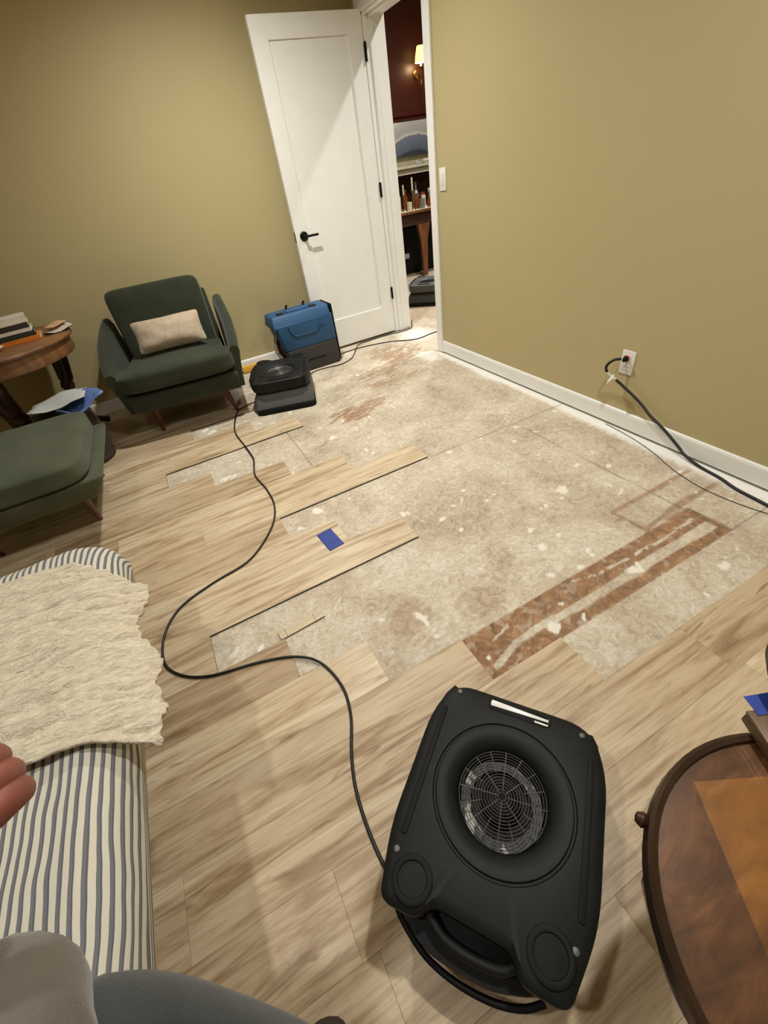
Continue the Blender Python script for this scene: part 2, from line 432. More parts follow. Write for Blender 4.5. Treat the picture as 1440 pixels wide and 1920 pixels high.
# the open door leaf: one recessed panel, hinged at the far jamb, folded back to the back wall
DX0, DX1, DT = 1.158, 1.938, .035; DZ0, DZ1 = .012, 2.055
dr = link(bpy.data.objects.new('door_1', None)); dr.location = (DX1, DY1, 0); dr['kind'] = 'structure'
bm = bmesh.new(); L = DX0-DX1; st = .112
x0, x1 = L, 0
y0, y1 = 0.0, DT
box(bm, x0, x0+st, y0, y1, DZ0, DZ1, .0015, 1); box(bm, x1-st, x1, y0, y1, DZ0, DZ1, .0015, 1)
box(bm, x0+st-.001, x1-st+.001, y0, y1, 1.945, DZ1, .0015, 1); box(bm, x0+st-.001, x1-st+.001, y0, y1, DZ0, .245, .0015, 1)
structure('door_leaf', bm, M['white'], parent=dr)
bm = bmesh.new(); box(bm, x0+st-.006, x1-st+.006, y0+.010, y1-.010, .240, 1.950)
structure('door_panel', bm, M['white'], parent=dr)
# lever handle
bm = bmesh.new(); lathe(bm, [(0, 0), (.033, 0), (.033, .006), (.028, .010), (0, .010)], 28, T(1.225-DX1, 0, .905) @ Rx(R(90)))
h = obj('rosette', bm, M['black_metal'], dr)
bm = bmesh.new(); lathe(bm, [(0, .008), (.011, .008), (.011, .052), (0, .052)], 16, T(1.225-DX1, 0, .905) @ Rx(R(90)))
box(bm, 1.225-.012-DX1, 1.225+.105-DX1, -.060, -.046, .897, .913, .004, 3)
obj('door_handle', bm, M['black_metal'], dr)
bm = bmesh.new(); box(bm, DX0-DX1-.001, DX0-DX1, .006, .029, .87, .94)
obj('latch_plate', bm, M['black_metal'], dr)
for z in (1.86, 1.10, .343):
    bm = bmesh.new(); lathe(bm, [(0, -.048), (.0065, -.048), (.0065, .048), (0, .048)], 12, T(1.9445-DX1, -.008, z))
    box(bm, -.004, .0005, -.006, .030, z-.045, z+.045)
    obj('hinge', bm, M['black_metal'], dr)

# ------------------------------------------------------------------ floor
ROW0, PITCH = .3175, .17
ENDS = {0: .73, 1: .456, 2: .18, 3: -.067, 4: -.312, 5: .603, 6: .337, 7: .117, 8: .977, 9: .589, 10: .29, 11: -.114, 12: -.357, 13: .537, 14: .248, 15: -.141, 16: .33, 17: .20}
PL = 1.22
rows = []
rk = random.Random(3)
XW = WXR-.012
for k in range(-18, 22):
    y0 = ROW0 + k*PITCH; y1 = y0 + PITCH
    if y0 >= YB-.012: break
    y0 = max(y0, YN+.012); y1 = min(y1, YB-.012)
    if y1-y0 < .01: continue
    end = XW if k < 0 else ENDS.get(k, .20)
    if k < 0: x = XW - rk.uniform(.2, 1.2) if k != -1 else 1.06
    else: x = end
    segs = []
    if k < 0: segs.append((x, end))
    while x > XL+.012:
        nx = max(x-PL, XL+.012)
        segs.append((nx, x)); x = nx
    rows.append((y0, y1, segs))
bm = bmesh.new(); cl = bm.loops.layers.float_color.new('rnd')
for y0, y1, segs in rows:
    for (a, b) in segs:
        if b-a < .005: continue
        t = bmesh.new(); bmesh.ops.create_cube(t, size=1)
        g = .00015
        bmesh.ops.transform(t, matrix=Matrix.Translation(((a+b)/2, (y0+y1)/2, (SUBZ+.0003)/2)) @ Matrix.Diagonal((b-a-2*g, y1-y0-2*g, -SUBZ-.0003, 1)), verts=t.verts)
        bmesh.ops.bevel(t, geom=[e for e in t.edges if min(e.verts[0].co.z, e.verts[1].co.z) > -.001], offset=.0006, segments=1, affect='EDGES')
        n0 = len(bm.faces); join(bm, t); bm.faces.ensure_lookup_table()
        c = (rk.random(), rk.random(), rk.random(), 1)
        for fc in bm.faces[n0:]:
            for lp in fc.loops: lp[cl] = c
flo = structure('floor', bm, M['plank'])
flo.data.materials.append(plain('core_shadow_edge', srgb(44, 40, 38), .8))
for p in flo.data.polygons: p.material_index = 1 if abs(p.normal.z) < .3 else 0  # dark core tone on plank sides also paints their edge shadow line

# subfloor of the room (dense grid that carries the glue, chip and joint marks)
gx0, gx1, gy0, gy1, st = -.42, WXR+.6, .30, YB+.02, .0065
nx = int((gx1-gx0)/st)+1; ny = int((gy1-gy0)/st)+1
X, Y = np.meshgrid(np.linspace(gx0, gx1, nx), np.linspace(gy0, gy1, ny)); X = X.ravel(); Y = Y.ravel()
rng = np.random.default_rng(5)
def vnoise(sc, seed):
    r = np.random.default_rng(seed); gxn = int((gx1-gx0)*sc)+3; gyn = int((gy1-gy0)*sc)+3; g = r.random((gyn, gxn))
    fx = (X-gx0)*sc; fy = (Y-gy0)*sc; ix = fx.astype(int); iy = fy.astype(int); tx = fx-ix; ty = fy-iy
    tx = tx*tx*(3-2*tx); ty = ty*ty*(3-2*ty)
    return (g[iy, ix]*(1-tx)+g[iy, ix+1]*tx)*(1-ty)+(g[iy+1, ix]*(1-tx)+g[iy+1, ix+1]*tx)*ty
def vn2(sx, sy, seed, ang):
    r = np.random.default_rng(seed); c_, s_ = math.cos(ang), math.sin(ang); u = X*c_+Y*s_; w = -X*s_+Y*c_
    fx = (u-u.min())*sx; fy = (w-w.min())*sy; g = r.random((int(fy.max())+3, int(fx.max())+3)); ix = fx.astype(int); iy = fy.astype(int); tx = fx-ix; ty = fy-iy
    return (g[iy, ix]*(1-tx)+g[iy, ix+1]*tx)*(1-ty)+(g[iy+1, ix]*(1-tx)+g[iy+1, ix+1]*tx)*ty
jit = .55*vnoise(28, 1)+.45*vnoise(70, 2)
def inpoly(poly):
    ins = np.zeros(X.shape, bool); n = len(poly)
    for i in range(n):
        (xa, ya), (xb, yb) = poly[i], poly[(i+1) % n]
        c = ((ya > Y) != (yb > Y)) & (X < (xb-xa)*(Y-ya)/((yb-ya) or 1e-9)+xa); ins ^= c
    return ins
def dseg(path):
    d = np.full(X.shape, 9.)
    for (xa, ya), (xb, yb) in zip(path, path[1:]):
        L2 = (xb-xa)**2+(yb-ya)**2; t = np.clip(((X-xa)*(xb-xa)+(Y-ya)*(yb-ya))/L2, 0, 1)
        d = np.minimum(d, np.hypot(X-xa-t*(xb-xa), Y-ya-t*(yb-ya)))
    return d
def sm(a, b, v): t = np.clip((v-a)/(b-a), 0, 1); return t*t*(3-2*t)
brown = np.zeros_like(X); white = np.zeros_like(X); dark = np.zeros_like(X); whitish = np.zeros_like(X)
jx = (vnoise(12, 3)-.5)
# long strip where a glued plank was torn up
inside = ((X > .45) & (X < 1.615) & (Y > .486) & (Y < .6575)).astype(float)
bm_ = inside*np.where((X < .72), 1, .95)
pale = sm(.012, .006, dseg([(.50, .520), (.602, .552), (.709, .556), (.896, .545), (1.114, .547), (1.266, .552), (1.428, .549), (1.58, .547)])+.012*jx) 
wd = .012+.010*sm(.55, 1.2, X)
pale = sm(1.0, .75, (dseg([(.50, .520), (.602, .552), (.709, .556), (.896, .545), (1.114, .547), (1.266, .552), (1.428, .549), (1.58, .547)])+.010*jx)/wd)
pale2 = sm(1.0, .7, (dseg([(.942, .637), (1.039, .61), (1.234, .602), (1.393, .596), (1.559, .607)])+.008*jx)/.006)*(jit > .38)
pale3 = (dseg([(.55, .60), (.62, .615)]) < .004)*1.
brown = np.maximum(brown, bm_*(1-np.maximum(np.maximum(pale, pale2), pale3))*(.95-.35*(jit > .68)))
# outline of a second pulled plank, squares of glue
for path, w in (([(1.91, .812), (1.359, .812), (1.37, .661)], .011), ([(1.37, .668), (1.523, .686), (1.698, .690), (1.90, .688)], .012), ([(1.49, .655), (1.60, .645), (1.61, .50)], .014)):
    brown = np.maximum(brown, .62*sm(w+.006, w-.004, dseg(path)+.012*jx))
# scuffed brown patches nearer the doorway
def patch(cx, cy, rx, ry, amt, th=.47, ang=0):
    global brown
    u = (X-cx)*math.cos(ang)+(Y-cy)*math.sin(ang); v = -(X-cx)*math.sin(ang)+(Y-cy)*math.cos(ang)
    d = (u/rx)**2+(v/ry)**2
    fib = .55*vn2(14, 60, int(cx*100), .35)+.25*vn2(30, 120, int(cy*100), .2)+.2*jit
    brown = np.maximum(brown, amt*sm(1.1, .5, d)*sm(th, th+.12, fib+.28*(1-np.clip(d, 0, 1))-.10))
patch(.86, 2.46, .20, .13, .72, .50); patch(1.06, 2.50, .18, .08, .6, .50); patch(.84, 2.45, .07, .05, .9, .40); patch(1.0, 2.62, .25, .2, .35, .58)
patch(1.66, 3.22, .28, .24, .60, .49); patch(1.40, 3.00, .34, .18, .5, .52); patch(1.35, 2.75, .35, .12, .45, .56); patch(.36, .82, .10, .13, .35, .35); patch(.60, .75, .10, .08, .3, .35)
patch(1.62, 3.42, .22, .14, .5, .5)
# white chips
chips = [(.641, .969, .011), (.631, 1.34, .018), (.394, .809, .02), (.396, .716, .018), (.235, .74, .010), (1.316, 1.049, .022), (1.02, .669, .010), (1.161, .555, .014), (1.44, 1.33, .012), (.381, .564, .008), (1.10, .70, .012), (1.08, .84, .010), (1.02, .93, .012), (.98, .82, .014), (.90, .70, .012), (1.5, .95, .012), (1.62, 1.05, .013), (.30, 1.62, .02), (.18, 1.55, .015), (-.02, 2.25, .03), (.06, 2.38, .015), (.15, 2.86, .03), (0.0, 2.93, .03), (-.05, 2.98, .02), (.3, 2.8, .014), (.78, 1.1, .01), (.85, 1.25, .012), (.33, 1.05, .01), (-.2, .93, .012), (-.24, 1.05, .014), (.75, .53, .018), (.85, .50, .012)]
for _ in range(150): chips.append((rng.uniform(-.3, 1.9), rng.uniform(.35, 3.8), rng.uniform(.0035, .013)))
for cx, cy, r in chips:
    s = (np.abs(X-cx) < 4*r) & (np.abs(Y-cy) < 4*r)
    th_ = rng.uniform(0, 3.14); el = rng.uniform(1.0, 2.6); uu = (X[s]-cx)*math.cos(th_)+(Y[s]-cy)*math.sin(th_); vv = -(X[s]-cx)*math.sin(th_)+(Y[s]-cy)*math.cos(th_)
    d = np.hypot(uu/el**.5, vv*el**.5)/r + 2.4*(jit[s]-.5)+1.4*jx[s]
    white[s] = np.maximum(white[s], sm(1.15, .75, d)*.95)
# joints between the boards
scr = rng.random((70, 5))
for a_, b_, c_, d_, e_ in scr:
    cx, cy, an, L_ = -.2+2.1*a_, .7+2.9*b_, (c_-.5)*2.4+.4, .02+.07*d_
    white = np.maximum(white, (.25+.4*e_)*sm(.0045, .001, dseg([(cx, cy), (cx+L_*math.cos(an), cy+L_*math.sin(an))])+.006*jx))
for path in ([(.42, 2.534), (.42, 2.034)], [(.976, 1.676), (WXR-.02, 1.655)], [(1.571, 1.66), (1.595, .49)], [(.33, 3.19), (1.2, 3.19)], [(1.61, .49), (1.61, .66)], [(.117, 1.505), (.117, 1.34)], [(1.615, .487), (WXR-.01, .487)]):
    dark = np.maximum(dark, .65*sm(.0045, .001, dseg(path)+.003*jx))
for _ in range(26):
    cx, cy, a, L = rng.uniform(-.2, 1.8), rng.uniform(.8, 3.4), rng.normal(.3, .5), rng.uniform(.05, .2)
    dark = np.maximum(dark, .22*sm(.0045, .001, dseg([(cx, cy), (cx+L*math.cos(a), cy+L*math.sin(a))])+.006*jx))
# fading white band along the right baseboard, white patches at the doorway
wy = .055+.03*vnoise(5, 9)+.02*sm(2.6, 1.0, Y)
whitish = sm(1.25, .55, (WXR-X)/wy+.35*(jit-.5))*(X < WXR+.05)*(Y < 3.0)
whitish = np.maximum(whitish, .8*sm(.24, .05, np.hypot(X-2.05, (Y-3.55)*.8)+.10*(jit-.5)))
whitish = np.maximum(whitish, .75*sm(.13, .04, np.hypot(X-1.82, (Y-2.95)*.7)+.10*(jit-.5)))
V = np.empty((nx*ny, 3), np.float32); V[:, 0] = X; V[:, 1] = Y; V[:, 2] = SUBZ + .0006*(brown > .3)*0
idx = np.arange(nx*ny).reshape(ny, nx); F = np.stack([idx[:-1, :-1].ravel(), idx[:-1, 1:].ravel(), idx[1:, 1:].ravel(), idx[1:, :-1].ravel()], 1)
me = bpy.data.meshes.new('floor_base'); me.vertices.add(len(V)); me.vertices.foreach_set('co', V.ravel())
me.loops.add(F.size); me.loops.foreach_set('vertex_index', F.ravel().astype(np.int32)); me.polygons.add(len(F))
me.polygons.foreach_set('loop_start', np.arange(0, F.size, 4, dtype=np.int32)); me.update(); me.validate()
ca = me.color_attributes.new('marks', 'FLOAT_COLOR', 'POINT')
ca.data.foreach_set('color', np.stack([brown, white, dark, whitish], 1).astype(np.float32).ravel())
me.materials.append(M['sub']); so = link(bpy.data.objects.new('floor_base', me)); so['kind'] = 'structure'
# concrete slab below everything, and the far room's floor around the strip above
bm = bmesh.new(); box(bm, XL-.1, XH+.1, YN-.1, YH+.1, SUBZ-.12, SUBZ-.004)
structure('floor_slab', bm, plain('slab', srgb(170, 150, 125), .9))
bm = bmesh.new(); box(bm, WXR+.6, XH, YHN, YB+.02, SUBZ-.004, SUBZ); box(bm, WXR+WT, XH, YB+.02, YH, SUBZ-.004, SUBZ)
structure('floor_hall', bm, plain('hall_board', srgb(190, 168, 142), .85, var=.15, scale=14))

# loose offcut of laminate lying on the bare board
t = thing('flooring_offcut', 'short narrow offcut of pale laminate lying loose on the bare subfloor', 'floor plank', (.005, 1.024, SUBZ), R(3))
bm = bmesh.new(); box(bm, -.087, .087, -.019, .019, 0.0030, .0076, .0006, 1); obj('board', bm, wood('pale_maple', [(.3, srgb(186, 168, 132)), (.7, srgb(214, 198, 164))], (2, 20, 1), .45), t)
bm = bmesh.new(); box(bm, -.0875, .0875, -.0195, .0195, 0.0002, .0030); obj('core', bm, M['mahog_dk'], t)
for xx in (-.062, .052):
    bm = bmesh.new(); box(bm, xx, xx+.0012, -.019, .019, .0072, .0076); obj('joint_line', bm, M['mahog_dk'], t)

# blue tape square
bm = bmesh.new(); NXT = 14
vs = [[bm.verts.new((x, y, .0008+.004*max(0, noise.noise(Vector((x*40, y*40, 3))))*(1 if j < 5 else .3))) for x in np.linspace(-.036, .036, NXT)] for j, y in enumerate(np.linspace(-.066, .066, NXT))]
for j in range(NXT-1):
    for i in range(NXT-1): bm.faces.new((vs[j][i], vs[j][i+1], vs[j+1][i+1], vs[j+1][i]))
tp = obj('tape_patch', bm, M['tape']); tp.location = (.269, 1.383, .0003); tp.rotation_euler = (0, 0, R(6))
set_tags(tp, 'blue painter tape patch stuck to the floor planks near the cord', 'tape')
sol = tp.modifiers.new('s', 'SOLIDIFY'); sol.thickness = .0004

# recessed ceiling lamps (can, glowing lens, and the light itself)
def downlight(x, y, w, r, lab, zc=CEIL):
    t = thing('ceiling_light', lab, 'ceiling light', (x, y, zc), 0, 'recessed ceiling lights')
    bm = bmesh.new(); lathe(bm, [(.055, -.004), (.080, -.004), (.085, 0), (.055, 0)], 32, close=False); obj('trim_ring', bm, M['white'], t)
    bm = bmesh.new(); lathe(bm, [(0, -.001), (.055, -.001), (.055, 0), (0, 0)], 24); obj('lens', bm, M['lens'], t)
    ld = bpy.data.lights.new('lamp', 'SPOT'); ld.energy = w*4; ld.color = WARM; ld.shadow_soft_size = r; ld.spot_size = R(158); ld.spot_blend = 1.0
    lo = link(bpy.data.objects.new('lamp', ld)); lo.parent = t; lo.location = (0, 0, -.02)
M['lens'] = glow('lamp_lens', (1, .86, .66, 1), 6)
LL = ['recessed ceiling light near the open door', 'recessed ceiling light above the foreground air mover', 'recessed ceiling light above the striped bench', 'recessed ceiling light behind the camera on the left', 'recessed ceiling light behind the camera on the right']
for (x, y, w, r), lab in zip(DOWNLIGHTS, LL): downlight(x, y, w, r, lab)
for (x, y, w, r), lab in zip(HALL_LIGHTS, ['recessed ceiling light of the far room near the doorway', 'recessed ceiling light of the far room before the mantel']): downlight(x, y, w, r, lab, CEIL+.5)

# ------------------------------------------------------------------ hall beyond the door
bm = bmesh.new(); box(bm, WXR+WT, XH, YH, YH+.1, 1.70, CEIL+.5); structure('wall_hall_upper', bm, M['maroon'])
bm = bmesh.new(); box(bm, WXR+WT, XH, YH-.02, YH+.1, 1.13, 1.70); structure('wall_hall_middle', bm, M['olive'])
bm = bmesh.new(); box(bm, WXR+WT, XH, YH, YH+.1, 0, 1.13); structure('wall_hall_lower', bm, M['mahog_dk'])
bm = bmesh.new(); box(bm, XH, XH+.1, YHN, YH+.1, 0, CEIL+.5); structure('wall_hall_right', bm, M['maroon'])
bm = bmesh.new(); box(bm, WXR+WT, XH, YHN-.1, YHN, 0, CEIL+.5); structure('wall_hall_near', bm, M['olive'])
bm = bmesh.new(); box(bm, WXR+WT-.08, WXR+WT, YB+.1, YH+.1, 0, CEIL+.5); structure('wall_hall_left', bm, M['olive'])
bm = bmesh.new(); box(bm, WXR+WT-.08, XH+.1, YHN-.1, YH+.1, CEIL+.5, CEIL+.6); structure('ceiling_hall', bm, M['ceiling'])
bm = bmesh.new(); box(bm, WXR+WT, XH, YH-.07, YH, 1.70, 1.735, .008); box(bm, WXR+WT, XH, YH-.045, YH, 1.66, 1.70, .008)
structure('trim_3', bm, plain('maroon_gloss', srgb(84, 34, 28), .2))

# mantel shelf
bm = bmesh.new(); box(bm, 2.9, 4.9, YH-.22, YH-.021, 1.165, 1.190, .004); box(bm, 2.95, 4.85, YH-.18, YH-.021, 1.10, 1.165, .004)
o = obj('mantel_shelf', bm, M['cream'], smooth=False); set_tags(o, 'cream painted mantel shelf on the far room wall below the landscape painting', 'shelf')
# canvas
t = thing('painting', 'unframed landscape canvas with grey sky and blue hill above the mantel shelf', 'painting', (3.98, YH-.05, 1.472))
bm = bmesh.new(); box(bm, -.52, .52, -.015, .015, -.178, .178, .002); obj('canvas', bm, M['canvas'], t)
# small things on the shelf
bm = bmesh.new(); cushion(bm, .07, .03, .035, 4, 2.2, M=T(0, 0, .018)); cushion(bm, .03, .025, .03, 4, 2.2, M=T(-.03, 0, .035)); tube(bm, [(.03, 0, .02), (.05, 0, .03), (.055, 0, .045)], .004, 6)
o = obj('figurine', bm, M['greypaper']); o.location = (3.99, YH-.14, 1.19); set_tags(o, 'small grey figurine standing on the cream mantel shelf', 'figurine')
bm = bmesh.new(); lathe(bm, [(0, 0), (.03, 0), (.05, .03), (.045, .055), (.04, .055), (.044, .032), (.028, .006), (0, .006)], 20)
o = obj('bowl', bm, M['cream']); o.location = (4.10, YH-.15, 1.19); set_tags(o, 'small pale bowl beside the grey figurine on the mantel shelf', 'bowl')

# wall sconce with a lit pleated shade
t = thing('wall_sconce', 'wall sconce with glowing yellow pleated shade on the maroon wall', 'wall lamp', (4.11, YH, 2.185))
bm = bmesh.new(); lathe(bm, [(0, 0), (.045, 0), (.04, .015), (0, .02)], 20, T(0, 0, -.10) @ Rx(R(90))); obj('backplate', bm, M['brass'], t)
bm = bmesh.new(); tube(bm, [(0, -.01, -.10), (0, -.06, -.16), (0, -.13, -.15), (0, -.14, -.06)], .006, 8)
lathe(bm, [(0, 0), (.028, 0), (.03, .01), (0, .012)], 16, T(0, -.14, -.06)); tube(bm, [(0, -.13, -.16), (0, -.13, -.20), (0, -.13, -.215)], .008, 8, rad=[.003, .009, .002])
obj('arm', bm, M['brass'], t)
bm = bmesh.new(); lathe(bm, [(.012, -.05), (.012, .03), (0, .03)], 12, T(0, -.14, 0)); obj('candle_sleeve', bm, glow('candle_glow', (1, .85, .5, 1), 5), t)
bm = bmesh.new(); seg = 48; rings = []
for (r0, z) in ((.072, -.015), (.062, .05), (.040, .13)):
    rings.append([bm.verts.new((r0*(1+.03*(k % 2))*math.cos(2*math.pi*k/seg), -.14+r0*(1+.03*(k % 2))*math.sin(2*math.pi*k/seg), z)) for k in range(seg)])
for a, b in zip(rings, rings[1:]):
    for k in range(seg): bm.faces.new((a[k], a[(k+1) % seg], b[(k+1) % seg], b[k]))
sh = NT('lit_shade'); sh.col((.9, .8, .4, 1)); sh.b.inputs['Emission Color'].default_value = (1, .78, .22, 1); sh.b.inputs['Emission Strength'].default_value = 1.7
obj('lamp_shade', bm, sh.m, t).modifiers.new('s', 'SOLIDIFY').thickness = .001
ld = bpy.data.lights.new('sconce_bulb', 'POINT'); ld.energy = 5; ld.color = (1, .75, .42); ld.shadow_soft_size = .02
lo = link(bpy.data.objects.new('sconce_bulb', ld)); lo.parent = t; lo.location = (0, -.14, -.03)

# buffet table with tapered legs
t = thing('side_table', 'brown wooden side table with tapered legs holding bottles in the far room', 'table', (3.85, 5.86, 0))
bm = bmesh.new(); box(bm, -.85, .85, -.28, .28, .725, .752, .006); obj('table_top', bm, M['buffet'], t)
bm = bmesh.new(); box(bm, -.80, .80, -.25, .25, .60, .726, .003); obj('apron', bm, M['mahog_dk'], t)
for (x, y) in ((-.37, -.22), (.78, -.22), (-.78, .22), (.78, .22)):
    bm = bmesh.new(); hexa(bm, rect(x-.030, x+.030, y-.02, y+.02, SUBZ), rect(x-.050, x+.050, y-.025, y+.025, .42), .003); hexa(bm, rect(x-.050, x+.050, y-.025, y+.025, .41), rect(x-.095, x+.095, y-.028, y+.028, .61), .003); obj('leg', bm, M['buffet'], t)
# placemat and the clutter standing on it
bm = bmesh.new(); box(bm, -.45, .20, -.15, .15, 0, .005, .001); o = obj('placemat', bm, M['cream'], smooth=False); o.location = (3.62, 5.76, .752)
set_tags(o, 'cream cloth runner lying on the brown side table under the bottles', 'placemat')
mats = {'amber': plain('amber_glass', srgb(150, 70, 30), .15, trans=.5), 'clear': plain('clear_glass', srgb(200, 200, 190), .1, trans=.85), 'cream': M['cream'], 'brass': M['brass'], 'red': plain('red_wax', srgb(150, 40, 20), .5), 'white': M['plate']}
clutter = [
 ('candlestick', 'tall brass candlestick at the left end of the clutter on the side table', 'candlestick', 3.27, 5.72, [(0, 0), (.035, 0), (.03, .01), (.008, .02), (.012, .08), (.006, .12), (.018, .17), (0, .17)], 'brass', [(0, .17), (.01, .17), (.01, .27), (0, .27)], 'cream'),
 ('candlestick', 'brass candlestick with the tallest cream candle, second from the left on the side table', 'candlestick', 3.38, 5.68, [(0, 0), (.035, 0), (.03, .01), (.008, .02), (.014, .10), (.007, .15), (.02, .20), (0, .20)], 'brass', [(0, .20), (.011, .20), (.011, .33), (0, .33)], 'cream'),
 ('bottle', 'amber glass bottle between the candlesticks on the side table', 'bottle', 3.345, 5.80, [(0, 0), (.03, 0), (.032, .01), (.032, .11), (.012, .15), (.011, .19), (0, .19)], 'amber', [(0, .19), (.013, .19), (.013, .215), (0, .215)], 'brass'),
 ('bottle', 'dark amber bottle with a white stopper right of the tallest candle', 'bottle', 3.47, 5.74, [(0, 0), (.028, 0), (.03, .01), (.03, .10), (.010, .13), (.010, .16), (0, .16)], 'amber', [(0, .16), (.014, .16), (.014, .19), (0, .19)], 'white'),
 ('glass_tumbler', 'clear glass tumbler at the front middle of the side table', 'glass', 3.50, 5.66, [(0, 0), (.034, 0), (.038, .10), (.036, .10), (.031, .006), (0, .006)], 'clear', None, None),
 ('candle', 'red wax candle behind the glass tumbler on the side table', 'candle', 3.60, 5.80, [(0, 0), (.03, 0), (.03, .15), (.01, .152), (0, .15)], 'red', [(0, .15), (.002, .15), (.002, .165), (0, .165)], 'cream'),
 ('glass_jar', 'clear glass jar with a pale lid right of the red candle', 'jar', 3.70, 5.74, [(0, 0), (.04, 0), (.042, .01), (.042, .14), (.03, .16), (0, .16)], 'clear', [(0, .16), (.034, .16), (.034, .185), (0, .185)], 'white'),
 ('bottle', 'short amber bottle right of the tumbler near the table edge', 'bottle', 3.62, 5.68, [(0, 0), (.025, 0), (.027, .01), (.027, .06), (.010, .085), (.010, .10), (0, .10)], 'amber', [(0, .10), (.012, .10), (.012, .115), (0, .115)], 'brass'),
 ('bottle', 'tall cream ceramic bottle second from the left among the side table clutter', 'bottle', 3.28, 5.90, [(0, 0), (.035, 0), (.04, .02), (.04, .14), (.014, .20), (.014, .27), (0, .27)], 'cream', [(0, .27), (.016, .27), (.016, .29), (0, .29)], 'brass'),
 ('bottle', 'pale glass bottle with brass top behind the clear tumbler', 'bottle', 3.54, 5.86, [(0, 0), (.035, 0), (.037, .02), (.037, .15), (.013, .20), (.013, .25), (0, .25)], 'clear', [(0, .25), (.016, .25), (.016, .27), (0, .27)], 'brass'),
 ('candle', 'short cream pillar candle at the front left of the side table', 'candle', 3.30, 5.64, [(0, 0), (.032, 0), (.032, .09), (.01, .092), (0, .09)], 'cream', [(0, .09), (.002, .09), (.002, .10), (0, .10)], 'brass'),
 ('candle', 'cream pillar candle right of the dark amber bottle on the side table', 'candle', 3.56, 5.72, [(0, 0), (.030, 0), (.030, .13), (.01, .132), (0, .13)], 'cream', [(0, .13), (.002, .13), (.002, .14), (0, .14)], 'brass'),
]
for nm, lab, cat, x, y, prof, mm, prof2, mm2 in clutter:
    t = thing(nm, lab, cat, (x, y, .757)); bm = bmesh.new(); lathe(bm, prof, 20)
    obj({'candlestick': 'stand', 'bottle': 'body', 'candle': 'wax', 'glass_jar': 'body', 'glass_tumbler': 'cup'}[nm], bm, mats[mm], t)
    if prof2:
        bm = bmesh.new(); lathe(bm, prof2, 14); obj({'candlestick': 'taper', 'bottle': 'stopper', 'candle': 'wick', 'glass_jar': 'lid'}[nm], bm, mats[mm2], t)
t = thing('photo_frame', 'small pale framed picture leaning at the right of the side table clutter', 'picture frame', (3.80, 5.84, .7525))
bm = bmesh.new(); box(bm, -.07, .07, -.008, .008, 0, .19, .003, M=Rx(R(-8))); obj('frame', bm, M['cream'], t)
bm = bmesh.new(); box(bm, -.055, .055, -.0095, -.008, .015, .175, M=Rx(R(-8))); obj('picture', bm, M['greypaper'], t)
# dark chest added for the black hollow of a fireplace, with a small pale tag
bm = bmesh.new(); box(bm, -.75, .72, -.18, .18, 0, .52, .01)
t = thing('hollow_infill', 'black chest for the dark fireplace opening behind the brown side table', 'infill', (3.88, 6.12, SUBZ)); obj('body', bm, M['void'], t)
bm = bmesh.new(); box(bm, -.54, -.47, -.185, -.18, .20, .26, .001); obj('tag', bm, M['greypaper'], t)
bm = bmesh.new(); box(bm, -.76, .73, -.19, .19, .52, .55, .005); obj('lid', bm, M['void'], t)
bm = bmesh.new(); box(bm, 2.6, 4.7, 4.75, 5.5, SUBZ, SUBZ+.012, .004)
o = obj('rug', bm, fabric('pale_rug', srgb(176, 160, 150), srgb(206, 192, 180), 90)); set_tags(o, 'pale grey pile rug on the far room floor before the side table', 'rug')

